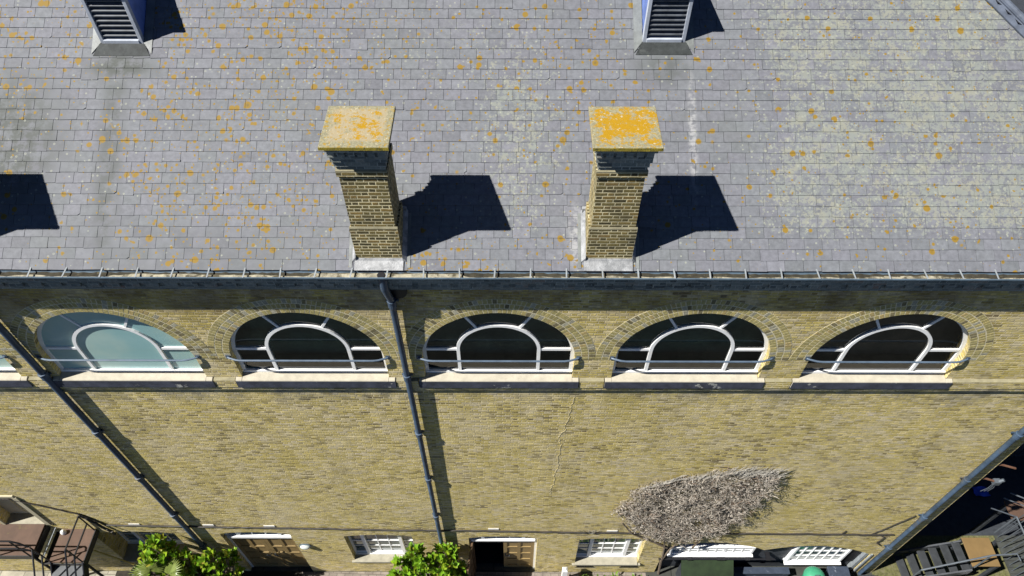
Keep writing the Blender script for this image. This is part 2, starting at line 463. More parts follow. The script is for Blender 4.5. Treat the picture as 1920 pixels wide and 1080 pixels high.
def cap_mat(name, cx, seed, amount, buff):
    b = NB(name)
    ob = b.obj()
    mp = b.n('ShaderNodeMapping')
    b.L(ob, mp.inputs[0])
    mp.inputs['Location'].default_value = (seed, seed * 0.7, 0)
    o = mp.outputs[0]
    x, y, z = b.sep(ob)
    ex = b.mth('DIVIDE', b.mth('ABSOLUTE', b.mth('SUBTRACT', x, cx)), 0.37)
    ey = b.mth('DIVIDE', b.mth('ABSOLUTE', b.mth('SUBTRACT', y, 0.25)), 0.35)
    edge = b.sm(b.mth('MAXIMUM', ex, ey), 0.5, 0.98)
    n1 = b.noise(o, 45.0, 4.0, 0.7)
    c = b.mix(b.sm(n1, 0.3, 0.7), C4((0.155, 0.145, 0.095)), C4((0.27, 0.25, 0.16)))
    n3 = b.noise(o, 9.0, 6.0, 0.75)
    ctr = b.mth('SUBTRACT', 1.0, edge)
    bf = b.mth('MULTIPLY', b.sm(n3, buff, buff + 0.12), b.sm(ctr, 0.1, 0.6))
    c = b.mix(bf, c, C4((0.28, 0.235, 0.15)))
    n2 = b.mth('SUBTRACT', b.noise(o, 7.0, 7.0, 0.78), b.mth('MULTIPLY', edge, 0.13))
    c = b.mix(b.sm(n2, amount, amount + 0.04), c, C4((0.30, 0.17, 0.008)))
    c = b.mix(b.mth('MULTIPLY', b.sm(b.noise(o, 21.0, 4.0, 0.7), 0.555, 0.60), 0.85), c, C4((0.28, 0.17, 0.012)))
    sp = b.noise(o, 24.0, 3.0, 0.7)
    c = b.mix(b.sm(sp, 0.63, 0.67), c, C4((0.37, 0.33, 0.22)))
    b.base(c)
    b.rough(0.92)
    b.spec(0.15)
    b.bump(b.noise(o, 30.0, 4.0), 0.6, 0.01)
    return b.m
M['cap0'] = cap_mat('plain_cap_stone', -7.36, 5.1, 0.55, 0.45)
M['cap1'] = cap_mat('buff_cap_stone', -1.66, 3.4, 0.525, 0.36)
M['cap2'] = cap_mat('orange_lichened_cap_stone', 1.21, 9.4, 0.42, 0.50)
M['capedge'] = simple('mossy_cap_edge', (0.26, 0.20, 0.02), 0.95, 0.35, 14, 0.6, col2=(0.10, 0.09, 0.02), thr=(0.52, 0.62))

def paving_mat(name, col, sx, sy, joint=0.02):
    b = NB(name)
    o = b.obj()
    br = b.n('ShaderNodeTexBrick')
    mp = b.n('ShaderNodeMapping')
    b.L(o, mp.inputs[0])
    mp.inputs['Rotation'].default_value = (0, 0, RAD(2))
    b.L(mp.outputs[0], br.inputs['Vector'])
    br.inputs['Scale'].default_value = 1.0
    br.inputs['Brick Width'].default_value = sx
    br.inputs['Row Height'].default_value = sy
    br.inputs['Mortar Size'].default_value = joint
    br.inputs['Color1'].default_value = C4(col)
    br.inputs['Color2'].default_value = C4(tuple(x * 0.78 for x in col))
    br.inputs['Mortar'].default_value = C4(tuple(x * 0.5 for x in col))
    f = b.sm(b.noise(o, 3.0, 6.0, 0.7), 0.25, 0.75, 0.75, 1.2)
    b.base(b.mix(1.0, br.outputs[0], b.comb(f, f, f), 'MULTIPLY'))
    b.rough(0.9)
    b.spec(0.2)
    b.bump(b.noise(o, 40.0, 4.0), 0.3, 0.006)
    return b.m
M['flag'] = paving_mat('pale_paving_flags', (0.30, 0.28, 0.22), 0.6, 0.45, 0.012)
M['setts'] = paving_mat('brown_grey_block_paving', (0.21, 0.18, 0.15), 0.2, 0.1, 0.008)
M['yard'] = paving_mat('yard_paving', (0.05, 0.052, 0.045), 0.9, 0.6, 0.015)
M['shaded_soil'] = simple('shade_darkened_soil', (0.022, 0.018, 0.012), 0.95, 0.4, 12, 0.6)
M['grass'] = simple('dry_grass', (0.085, 0.085, 0.03), 0.95, 0.45, 14, 0.8, col2=(0.12, 0.11, 0.06), thr=(0.45, 0.65))

# ------------------------------------------------------------------ mesh helpers
class MB:
    def __init__(s):
        s.v, s.f, s.uvs, s.c = [], [], [], []
    def face(s, pts, uv=None, c=(1, 1, 1)):
        i = len(s.v)
        s.v += [tuple(p) for p in pts]
        s.f.append(tuple(range(i, i + len(pts))))
        s.uvs.append(uv)
        s.c.append(c)
    def box(s, x0, x1, y0, y1, z0, z1, c=(1, 1, 1), M_=None):
        P = [Vector((x, y, z)) for x in (x0, x1) for y in (y0, y1) for z in (z0, z1)]
        if M_ is not None:
            P = [M_ @ p for p in P]
        for q in ((0, 1, 3, 2), (4, 6, 7, 5), (0, 4, 5, 1), (2, 3, 7, 6), (0, 2, 6, 4), (1, 5, 7, 3)):
            s.face([P[i] for i in q], None, c)
    def hexa(s, A, B, c=(1, 1, 1)):            # loft between two equal loops, capped
        n = len(A)
        for i in range(n):
            j = (i + 1) % n
            s.face([A[i], A[j], B[j], B[i]], None, c)
        s.face(list(reversed(A)), None, c)
        s.face(B, None, c)
    def prism_y(s, pts, y0, y1, c=(1, 1, 1)):   # outline in x,z
        s.hexa([(x, y0, z) for x, z in pts], [(x, y1, z) for x, z in pts], c)
    def prism_x(s, pts, x0, x1, c=(1, 1, 1)):   # outline in y,z
        s.hexa([(x0, y, z) for y, z in pts], [(x1, y, z) for y, z in pts], c)
    def tube(s, pts, r, n=8, c=(1, 1, 1), caps=True):
        pts = [Vector(p) for p in pts]
        rs = r if isinstance(r, (list, tuple)) else [r] * len(pts)
        rings = []
        up = None
        for i, p in enumerate(pts):
            a = pts[max(i - 1, 0)]
            b = pts[min(i + 1, len(pts) - 1)]
            d = (b - a).normalized() if (b - a).length > 1e-9 else Vector((0, 0, 1))
            if up is None:
                up = d.orthogonal().normalized()
            x = (up - d * up.dot(d))
            x = x.normalized() if x.length > 1e-6 else d.orthogonal().normalized()
            up = x
            y = d.cross(x)
            rings.append([p + (x * math.cos(2 * math.pi * k / n) + y * math.sin(2 * math.pi * k / n)) * rs[i] for k in range(n)])
        for i in range(len(rings) - 1):
            A, B = rings[i], rings[i + 1]
            for k in range(n):
                s.face([A[k], A[(k + 1) % n], B[(k + 1) % n], B[k]], None, c)
        if caps:
            s.face(list(reversed(rings[0])), None, c)
            s.face(rings[-1], None, c)
    def lathe(s, prof, cx, cy, n=20, c=(1, 1, 1)):
        R = [[(cx + r * math.cos(2 * math.pi * k / n), cy + r * math.sin(2 * math.pi * k / n), z) for k in range(n)] for r, z in prof]
        for i in range(len(R) - 1):
            for k in range(n):
                s.face([R[i][k], R[i][(k + 1) % n], R[i + 1][(k + 1) % n], R[i + 1][k]], None, c)
    def build(s, name, mat, parent=None, smooth=False, merge=True):
        me = bpy.data.meshes.new(name)
        me.from_pydata(s.v, [], s.f)
        me.update()
        me.uv_layers.new(name='UVMap')
        me.color_attributes.new('Col', 'FLOAT_COLOR', 'CORNER')
        ud_, cd_ = [], []
        for pi, p in enumerate(me.polygons):
            nrm = p.normal
            ax = max(range(3), key=lambda i: abs(nrm[i]))
            for k, vi in enumerate(p.vertices):
                q = s.v[vi]
                if s.uvs[pi]:
                    ud_ += s.uvs[pi][k]
                else:
                    ud_ += (q[1], q[2]) if ax == 0 else ((q[0], q[2]) if ax == 1 else (q[0], q[1]))
                cd_ += (*s.c[pi], 1)
        me.uv_layers['UVMap'].data.foreach_set('uv', ud_)
        me.color_attributes['Col'].data.foreach_set('color', cd_)
        if smooth:
            me.polygons.foreach_set('use_smooth', [True] * len(me.polygons))
        if merge:
            import bmesh
            bm = bmesh.new()
            bm.from_mesh(me)
            bmesh.ops.remove_doubles(bm, verts=bm.verts, dist=1e-5)
            bm.to_mesh(me)
            bm.free()
        me.materials.append(M[mat] if isinstance(mat, str) else mat)
        if smooth:
            me.set_sharp_from_angle(angle=RAD(40))
        o = bpy.data.objects.new(name, me)
        COL.objects.link(o)
        if parent:
            o.parent = parent
        return o

def bev(o, wd=0.006, seg=1):
    m = o.modifiers.new('bevel', 'BEVEL')
    m.width = wd
    m.segments = seg
    m.limit_method = 'ANGLE'
    return o

def thing(name, label, cat, group=None, loc=(0, 0, 0)):
    o = bpy.data.objects.new(name, None)
    o.empty_display_size = 0.3
    COL.objects.link(o)
    o.location = loc
    return tag(o, label, cat, group)

def tag(o, label=None, cat=None, group=None, kind=None):
    if label:
        o['label'] = label
    if cat:
        o['category'] = cat
    if group:
        o['group'] = group
    if kind:
        o['kind'] = kind
    return o

# ------------------------------------------------------------------ ground
mb = MB()
mb.face([(-80, -80, 0), (90, -80, 0), (90, 60, 0), (-80, 60, 0)])
tag(mb.build('ground', 'yard'), kind='structure')
mb = MB()
mb.face([(-14.5, -2.2, .004), (-10.0, -2.2, .004), (-10.0, -.012, .004), (-14.5, -.012, .004)])
tag(mb.build('path', 'flag'), kind='structure')
mb = MB()
mb.face([(-5.3, -1.6, .004), (3.4, -1.6, .004), (3.4, -.012, .004), (-5.3, -.012, .004)])
tag(mb.build('pavement', 'setts'), kind='structure')
mb = MB()
mb.face([(-9.99, -1.6, .004), (-5.31, -1.6, .004), (-5.31, -.012, .004), (-9.99, -.012, .004)])  # dark bed also puts stair and shrub shade into the ground colour
tag(mb.build('shaded_soil', 'shaded_soil'), kind='structure')
mb = MB()
mb.face([(9.14, -2.5, .004), (14.5, -2.5, .004), (14.5, 6, .004), (9.14, 6, .004)])
tag(mb.build('lawn', 'grass'), kind='structure')

# ------------------------------------------------------------------ the building
BX0, BX1, BD = -14.0, 9.12, 10.0
RP = Vector((0, -0.12, 11.844))
SL = RAD(31.5)
CS, SN = math.cos(SL), math.sin(SL)
def roof_z(y):
    return 11.844 + (y + 0.12) * math.tan(SL)
bld = thing('brick_building', 'long yellow stock brick building with lichened slate roof and arched upper windows', 'building', loc=(-2.4, 0, 0))
BL = Vector(bld.location)
class PB(MB):
    """parts of the building: built in world metres, parented to the building's base"""
    def build(s, name, mat, parent=None, **k):
        o = MB.build(s, name, mat, parent, **k)
        if parent is bld:
            o.location = -BL
        return o

WC = [-8.74, -5.87, -3.04, -0.20, 2.68, 5.59]
WR, SPR, WB = 1.14, 9.68, 9.12
SPF = 9.79      # springing of the inner glazing arch
def arch_loop(cx, r, n=40, bottom=WB):
    L = [(cx - r, bottom), (cx + r, bottom)]
    L += [(cx + r * math.cos(math.pi * i / n), SPR + r * math.sin(math.pi * i / n)) for i in range(n + 1)]
    return L
def seg_loop(x0, x1, z0, zs, rise, n=14):
    L = [(x0, z0), (x1, z0), (x1, zs)]
    for i in range(1, n):
        t = i / n
        L.append((x1 + (x0 - x1) * t, zs + rise * (1 - (2 * t - 1) ** 2)))
    L.append((x0, zs))
    return L
def dbl_loop():
    L = [(3.62, -0.04), (8.62, -0.04), (8.62, 1.30)]
    for i in range(1, 15):
        t = i / 15
        L.append((8.62 + (5.98 - 8.62) * t, 1.30 + (1.60 - 1.30) * t + 0.42 * (1 - (2 * t - 1) ** 2)))
    L.append((5.98, 1.60))
    for i in range(1, 15):
        t = i / 15
        L.append((5.98 + (3.62 - 5.98) * t, 1.60 + (1.75 - 1.60) * t + 0.40 * (1 - (2 * t - 1) ** 2)))
    L.append((3.62, 1.75))
    return L

holes = []      # (loop, depth, material of the reveal)
for c in WC:
    holes.append((arch_loop(c, WR), 0.15))
GW = {'A': (-9.48, -7.62, 0.86, 2.58, 0.10), 'C': (-3.82, -2.27, 0.86, 2.42, 0.10), 'E': (1.56, 3.10, 0.70, 2.24, 0.10)}
GD = {'B': (-6.60, -5.02, -0.02, 2.56, 0.10), 'D': (-0.98, 0.60, -0.02, 2.34, 0.10)}
for k in ('A', 'C', 'E'):
    holes.append((seg_loop(*GW[k]), 0.48 if k == 'A' else 0.24))
for k in ('B', 'D'):
    holes.append((seg_loop(*GD[k]), 0.20))
DBL = dbl_loop()
holes.append((DBL, 0.30))
UD = [(-11.1, 3.14), (-10.22, 3.14), (-10.22, 4.58), (-11.1, 4.58)]
holes.append((UD, 0.30))

mb = PB()
outer = [(BX0, -0.3), (BX1, -0.3), (BX1, 11.80), (BX0, 11.80)]
loops = [outer] + [list(reversed(h[0])) for h in holes]
flat = [p for L in loops for p in L]
tris = tessellate_polygon([[Vector((x, z, 0)) for x, z in L] for L in loops])
for t in tris:
    P = [(flat[i][0], 0.0, flat[i][1]) for i in t]
    nr = (Vector(P[1]) - Vector(P[0])).cross(Vector(P[2]) - Vector(P[0]))
    if nr.y > 0:
        P.reverse()
    mb.face(P, [(p[0], p[2]) for p in P])
for L, dep in holes:
    s = 0.0
    for i in range(len(L)):
        a, b2 = L[i], L[(i + 1) % len(L)]
        ln = math.hypot(b2[0] - a[0], b2[1] - a[1])
        mb.face([(a[0], 0, a[1]), (b2[0], 0, b2[1]), (b2[0], dep, b2[1]), (a[0], dep, a[1])],
                [(0.02, s), (0.02, s + ln), (0.02 + dep, s + ln), (0.02 + dep, s)])
        s += ln
# side and rear walls
mb.face([(BX1, 0, -.3), (BX1, BD, -.3), (BX1, BD, 11.8), (BX1, 0, 11.8)])
mb.face([(BX0, 0, -.3), (BX0, 0, 11.8), (BX0, BD, 11.8), (BX0, BD, -.3)])
mb.face([(BX0, BD, -.3), (BX0, BD, 11.8), (BX1, BD, 11.8), (BX1, BD, -.3)])
mb.build('wall', 'brick', bld)

# eaves cornice: oversailing courses with a dentil course between
mb = PB()
mb.box(BX0, BX1, -0.13, -0.001, 11.60, 11.80)
mb.box(BX0, BX1, -0.10, -0.002, 11.44, 11.515)
mb.box(BX0, BX1, -0.094, -0.0025, 11.5155, 11.5985)
x = BX0 + 0.05
while x < BX1 - 0.2:
    j = random.uniform(-.008, .008)
    mb.box(x + j, x + j + 0.165, -0.128, -0.003, 11.517, 11.598)
    x += 0.25
mb.build('dentil_cornice', 'shaded_brick', bld)

# string course at sill level between the windows
mb = PB()
ml = PB()
edges = [BX0] + [e for c in WC for e in (c - 1.25, c + 1.25)] + [BX1]
for a, b2 in zip(edges[::2], edges[1::2]):
    mb.box(a, b2, -0.055, -0.001, 8.955, 9.141)
    ml = PB()
    ml.prism_x([(-0.055, 9.142), (-0.055, 9.147), (-0.02, 9.158), (0.0, 9.158), (0.0, 9.142)], a, b2)
    ml.build('string_course_ledge', 'ledge', bld)
mb.box(BX0, BX1, -0.045, -0.001, 8.87, 8.953)
mb.build('string_course', 'brick', bld)

# brick arches: three rings of headers
def brick_col(dark=0.0):
    q = random.random()
    if q < 0.10:
        c = (0.20, 0.17, 0.09)
    elif q < 0.5:
        c = (0.36, 0.31, 0.13)
    elif q < 0.8:
        c = (0.42, 0.35, 0.14)
    elif q < 0.94:
        c = (0.36, 0.34, 0.25)
    else:
        c = (0.40, 0.31, 0.13)
    f = random.uniform(0.78, 1.05)
    return tuple(x * f for x in c)
def ring_seg(mb, cx, r0, r1, a0, a1, y0, y1, c, n=1, zc=None):
    zc = SPR if zc is None else zc
    A = []
    for y in (y0, y1):
        A.append([(cx + r * math.cos(a), y, zc + r * math.sin(a)) for r, a in ((r0, a0), (r0, a1), (r1, a1), (r1, a0))])
    mb.hexa(A[0], A[1], c)
for c in WC:
    mb = PB()
    n = 60
    MC = (0.58, 0.52, 0.35)
    for i in range(n):
        a0, a1 = math.pi * i / n, math.pi * (i + 1) / n
        ring_seg(mb, c, WR - 0.0015, 1.447, a0, a1, -0.0022, -0.0005, MC)
    for r0, r1 in ((1.139, 1.233), (1.244, 1.338), (1.349, 1.443)):
        rm = (r0 + r1) / 2
        k = int(math.pi * rm / 0.066)
        for i in range(k):
            g = 0.012 / rm / 2
            a0, a1 = math.pi * i / k + g, math.pi * (i + 1) / k - g
            a0 += random.uniform(-.002, .002)
            ring_seg(mb, c, r0 + random.uniform(0, .005), r1 - random.uniform(0, .006), a0, a1, -0.0036 - random.uniform(0, .0012), -0.002, brick_col())
    mb.build('brick_arch', 'voussoir', bld, merge=False)

# arched windows
def arc(cx, r, a0, a1, n, y, z=SPR):
    return [(cx + r * math.cos(a0 + (a1 - a0) * i / n), y, z + r * math.sin(a0 + (a1 - a0) * i / n)) for i in range(n + 1)]
def band(mb, cx, r0, r1, a0, a1, n, y0, y1, zc=None):
    for i in range(n):
        ring_seg(mb, cx, r0, r1, a0 + (a1 - a0) * i / n, a0 + (a1 - a0) * (i + 1) / n, y0, y1, (1, 1, 1), zc=zc)
def arched_window(cx, pane_mat):
    yf, yb = 0.095, 0.148
    zb = 9.175
    mb = PB()
    band(mb, cx, 1.085, 1.139, 0, math.pi, 40, yf, yb)
    for sx in (-1, 1):
        a, b2 = sorted((cx + sx * 1.085, cx + sx * 1.139))
        mb.box(a, b2, yf, yb, zb + 0.055, SPR)
        a, b2 = sorted((cx + sx * 0.577, cx + sx * 0.627))
        mb.box(a, b2, yf - 0.01, yb, zb + 0.055, SPF)
        a, b2 = sorted((cx + sx * 0.627, cx + sx * 1.085))
        mb.box(a, b2, yf - 0.003, yb, SPF - 0.02, SPF + 0.03)
        an = math.pi / 2 - sx * math.pi / 6
        d = Vector((math.cos(an), 0, math.sin(an)))
        t = Vector((-d.z, 0, d.x)) * 0.018
        o = Vector((cx, 0, SPF))
        P = [o + d * 0.622 - t, o + d * 0.998 - t, o + d * 0.998 + t, o + d * 0.622 + t]
        mb.hexa([(p.x, yf + 0.002, p.z) for p in P], [(p.x, yb, p.z) for p in P])
    band(mb, cx, 0.577, 0.627, 0, math.pi, 30, yf - 0.01, yb, SPF)
    mb.box(cx - 1.139, cx + 1.139, yf - 0.018, yb, zb - 0.02, zb + 0.055)
    win = mb.build('arched_window', 'frame', bld)
    def part(m, nm, mt):
        o = m.build(nm, mt, win)
        return o
    mb = MB()
    P = [(cx - 1.11, zb + 0.03), (cx + 1.11, zb + 0.03)] + [(p[0], p[2]) for p in arc(cx, 1.11, 0, math.pi, 36, 0)]
    mb.face([(x, 0.114, z) for x, z in P])
    part(mb, 'glass_pane', pane_mat)
    if pane_mat != 'glassteal':
        mb = MB()
        dy = random.uniform(.38, .50)
        mb.face([(cx - 1.3, dy, zb - .1), (cx + 1.3, dy, zb - .1), (cx + 1.3, dy + .05, 11.0), (cx - 1.3, dy + .05, 11.0)])
        mb.face([(cx - 1.3, .152, zb - .02), (cx + 1.3, .152, zb - .02), (cx + 1.3, dy, zb - .02), (cx - 1.3, dy, zb - .02)])
        part(mb, 'inner_board', random.choice(('board1', 'board2', 'board3')))
    # stone sill with a dark painted front edge
    mb = MB()
    mb.prism_x([(0.149, 9.18), (0.149, 9.02), (-0.065, 8.985), (-0.065, 9.150), (-0.055, 9.162), (0.07, 9.186), (0.076, 9.18)], cx - 1.135, cx + 1.135)
    for a, b2 in ((cx - 1.235, cx - 1.137), (cx + 1.137, cx + 1.235)):
        mb.prism_x([(-0.003, 9.178), (-0.003, 8.985), (-0.065, 8.985), (-0.065, 9.150), (-0.055, 9.162)], a, b2)
    bev(part(mb, 'sill', 'sill'), 0.006)
    mb = MB()
    mb.box(cx - 1.236, cx + 1.236, -0.0685, -0.0665, 8.975, 9.143)
    mb.box(cx - 1.236, cx + 1.236, -0.0662, -0.003, 8.957, 8.983)
    part(mb, 'sill_edge', 'sillface')
    return win
PM = ['glassteal', 'glassteal', 'glassgreen', 'glass', 'glassgreen', 'glass']
for c, pmm in zip(WC, PM):
    wo = arched_window(c, pmm)
    if pmm == 'glassteal':
        wo['label'] = 'arched window with pale teal film on its glass'
    # bent safety rail in front
    mb = PB()
    z0 = 9.735
    pts = [(c - 1.19, 0.01, z0), (c - 1.19, -0.02, z0), (c - 1.15, -0.035, z0), (c - 1.06, -0.065, z0), (c - 0.98, -0.075, z0),
           (c + 0.98, -0.075, z0), (c + 1.06, -0.065, z0), (c + 1.15, -0.035, z0), (c + 1.19, -0.02, z0), (c + 1.19, 0.01, z0)]
    mb.tube(pts, 0.016, 8)
    for sx in (-1, 1):
        mb.box(c + sx * 1.19 - 0.03, c + sx * 1.19 + 0.03, -0.014, -0.0105, z0 - 0.045, z0 + 0.045)
    mb.build('guard_rail', 'railpaint', bld, smooth=True)

# ------------------------------------------------------------------ roof
def slate_plane(origin, U, V, umin, umax, rows, u_off, dark=1.0):
    """rows of overlapping slates; U runs along the eaves, V up the slope"""
    N = U.cross(V).normalized()
    mb = PB()
    EX, WD = 0.14, 0.226
    T = 0.007
    drift = 0.0
    for r in range(rows):
        v0 = r * EX
        lo, hi = umin(v0), umax(v0)
        drift += random.uniform(-.012, .012)
        u = lo - random.uniform(0, .05) - (WD / 2 if r % 2 else 0) + drift % 0.05
        while u < hi:
            wj = WD * random.choice((1, 1, 1, 1, 1, 0.97, 1.03)) * random.uniform(0.985, 1.015)
            a, b2 = max(u + 0.0022, lo), min(u + wj - 0.0022, hi)
            if b2 - a > 0.02:
                dv0, dv1 = random.gauss(0, .0024), random.gauss(0, .0024)
                if random.random() < .012:
                    sl_ = random.uniform(.008, .028)
                    dv0, dv1 = -sl_, -sl_ + random.uniform(-.006, .006)
                lift = 0.011 + random.uniform(0, .0035)
                q = random.random()
                g = random.uniform(0.124, 0.142) if q < 0.9 else random.uniform(0.112, 0.150)
                t = random.uniform(-1, 1)
                col = (g * (0.95 + .018 * t) * dark, g * (0.985 - .004 * t) * dark, g * (1.09 + .025 * t) * dark)
                vb0, vb1, vt = v0 + dv0, v0 + dv1, v0 + EX * 1.5
                tl = random.uniform(-.0015, .0015)
                def P(uu, vv, h):
                    return origin + U * uu + V * vv + N * h
                nick = []
                if random.random() < 0.05:
                    k = random.uniform(.01, .03)
                    if random.random() < .5:
                        nick = [(a, vb0 + k), (a + k * 1.3, vb0)]
                        bot = nick + [(b2, vb1)]
                    else:
                        bot = [(a, vb0), (b2 - k * 1.3, vb1), (b2, vb1 + k)]
                else:
                    bot = [(a, vb0), (b2, vb1)]
                hs = lift + tl
                top = [P(uu, vv, hs if i < len(bot) - 1 else lift - tl) for i, (uu, vv) in enumerate(bot)]
                uvb = [(uu + U.dot(origin) * 0, vv) for uu, vv in bot]
                ring = top + [P(b2, vt, 0.0005), P(a, vt, 0.0005)]
                mb.face(ring, uvb + [(b2, vt), (a, vt)], col)
                for i in range(len(bot) - 1):
                    d0, d1 = top[i], top[i + 1]
                    mb.face([d0 - N * T, d1 - N * T, d1, d0], [uvb[i], uvb[i + 1], uvb[i + 1], uvb[i]], tuple(x * .8 for x in col))
                mb.face([top[0], ring[-1], ring[-1] - N * T, top[0] - N * T], [uvb[0]] * 4, tuple(x * .8 for x in col))
                mb.face([ring[-2], top[-1], top[-1] - N * T, ring[-2] - N * T], [uvb[-1]] * 4, tuple(x * .8 for x in col))
            u += wj
    return mb
HIPX = 9.386           # hip line: x + y = HIPX
EAVE_Y = -0.12
rows = 43
RIDGE_Y = 5.0
U = Vector((1, 0, 0))
V = Vector((0, CS, SN))
mb = slate_plane(Vector((0, EAVE_Y, 11.844)), U, V, lambda v: BX0 - 0.2, lambda v: HIPX - (EAVE_Y + v * CS) - 0.02, rows, 0)
roof = mb.build('roof', 'slate', bld, merge=False)
# roof deck under the slates, far slope
mb = MB()
def rp(x, y, d=-0.008):
    return (x, y, roof_z(y) + d)
e2 = BD + 0.12
zr = roof_z(RIDGE_Y)
hx = HIPX - RIDGE_Y
mb.face([rp(BX0 - .2, -.10), rp(HIPX + .10, -.10), (hx, RIDGE_Y, zr - .008), (BX0 - .2, RIDGE_Y, zr - .008)], c=(.02, .02, .02))
mb.face([(BX0 - .2, RIDGE_Y, zr - .008), (hx, RIDGE_Y, zr - .008), (HIPX + .12, e2, 11.84), (BX0 - .2, e2, 11.84)], c=(.12, .12, .125))
mb.face([(HIPX + .10, -.10, 11.84), (HIPX + .10, e2, 11.84), (hx, RIDGE_Y, zr - .01)], c=(.02, .02, .02))
o = mb.build('roof_deck', 'slatehip', roof)
# hip end slates
Uh = Vector((0, 1, 0))
Vh = Vector((-CS, 0, SN))
mb = slate_plane(Vector((HIPX + .12, 0, 11.844)), Uh, Vh, lambda v: EAVE_Y + v * CS + .02, lambda v: e2 - v * CS, rows, 0, 0.55)  # slates darkened to put the shade of this side into their colour
o = mb.build('hip_slope', 'slatehip', roof, merge=False)
# lead hip covering with a rolled top
mb = MB()
a = Vector((HIPX + .12, -.12, 11.86))
b2 = Vector((hx, RIDGE_Y, zr + .02))
d = (b2 - a).normalized()
n1 = Vector((0, -SN, CS))
n2 = Vector((SN, 0, CS))
for nn, sgn in ((n1, 1), (n2, -1)):
    side = nn.cross(d) * sgn * 1.0
    if (side.x < 0) != (nn is n1):
        side = -side
    off = nn * 0.026
    P0, P1 = a + off, b2 + off
    mb.face([P0, P0 + side * 0.14, P1 + side * 0.14, P1])
    mb.face([P0 + side * .14, P0 + side * .14 - nn * .02, P1 + side * .14 - nn * .02, P1 + side * .14])
mb.tube([a + Vector((0, 0, .045)), b2 + Vector((0, 0, .045))], 0.045, 10)
mb.build('hip_flashing', 'leadhip', roof)

# gutter: half-round trough, silt, straps
GY, GZ, GR = -0.174, 11.846, 0.07
mb = PB()
prof = []
for i in range(11):
    an = math.pi + math.pi * i / 10
    prof.append((GY + GR * math.cos(an) * -1, GZ + GR * math.sin(an)))
prof_in = [(GY + (p[0] - GY) * 0.9, GZ + (p[1] - GZ) * 0.9) for p in prof]
loop = prof + list(reversed(prof_in))
mb.prism_x(loop, BX0, BX1 + .12)
mb.box(BX0, BX1 + .12, GY - GR - .012, GY - GR + .004, GZ - .012, GZ + .008)
gut = mb.build('gutter', 'gutter', bld)
n = 400
def silt_strip(fy0, fy1, h, nm, mt, jit):
    mb = MB()
    prof_ = []
    wlk = 0.0
    for i in range(n + 1):
        wlk = wlk * .93 + random.gauss(0, jit)
        prof_.append((fy0(i), fy1(i) + wlk, h + random.uniform(-.005, .006), h + random.uniform(-.005, .006)))
    for i in range(n):
        x0 = BX0 + (BX1 - BX0) * i / n
        x1 = BX0 + (BX1 - BX0) * (i + 1) / n
        A, B = prof_[i], prof_[i + 1]
        mb.face([(x0, A[0], A[2] - .008), (x1, B[0], B[2] - .008), (x1, B[1], B[3]), (x0, A[1], A[3])])
    mb.build(nm, mt, gut)
silt_strip(lambda i: GY - .058, lambda i: GY - .012 + (.05 if 198 < i < 232 else 0), GZ - .030, 'gutter_silt', 'silt', .006)
silt_strip(lambda i: GY - .055, lambda i: GY + .058, GZ - .040, 'gutter_gap_shade', 'gapshade', .0)  # dark strip painting the black gap under the slate edge
k = -16
while True:
    x = -6.47 + 0.447 * k
    if x > 9.1:
        break
    if x > BX0:
        mb = MB()
        j = random.uniform(-.012, .012)
        mb.hexa([(x - .009, -.10, 11.868), (x + .009, -.10, 11.868), (x + .009, -.10, 11.872), (x - .009, -.10, 11.872)],
                [(x - .009 + j, GY - GR - .008, GZ + .011), (x + .009 + j, GY - GR - .008, GZ + .011), (x + .009 + j, GY - GR - .008, GZ + .016), (x - .009 + j, GY - GR - .008, GZ + .016)])
        mb.build('gutter_strap', 'strap', gut)
    k += 1

# ------------------------------------------------------------------ downpipes
def downpipe(x, ztop=11.80, zbot=0.12, seed=0, r=0.046, yo=-.078):
    mb = PB()
    mb.tube([(x - .03, GY, ztop), (x - .03, GY, 11.55), (x - .015, GY + .03, 11.40), (x, yo - .008, 11.2), (x, yo, 10.6), (x, yo, zbot + .1), (x, yo - .08, zbot)],
            [r * 1.25, r * 1.2, r * 1.1, r * 1.05, r, r, r], 14)
    p = mb.build('downpipe', 'pipe', bld, smooth=True)
    z = 11.12
    while z > .6:
        mb = MB()
        mb.lathe([(r * .9, z - .06), (r * 1.28, z - .06), (r * 1.28, z + .045), (r * 1.4, z + .05), (r * 1.4, z + .075), (r * .9, z + .08)], x, yo, 14)
        mb.box(x - .085, x + .085, -.03, -.012, z - .018, z + .022)
        mb.box(x - .04, x + .04, -.06, -.0121, z - .015, z + .018)
        mb.build('pipe_collar', 'pipe', p)
        z -= 1.83
    return p
downpipe(-7.16, r=.05, yo=-.064)
downpipe(-1.60)
downpipe(8.74)
# black round flue plate behind the middle pipe
mb = PB()
mb.tube([(-1.52, -.004, 11.30), (-1.52, -.03, 11.30)], 0.135, 20)
mb.build('flue_plate', 'blackpaint', bld)
mb = PB()
mb.tube([(-1.64, GY, GZ - .05), (-1.64, GY, GZ - .022)], 0.05, 14)
mb.build('gutter_outlet', 'dark', bld)

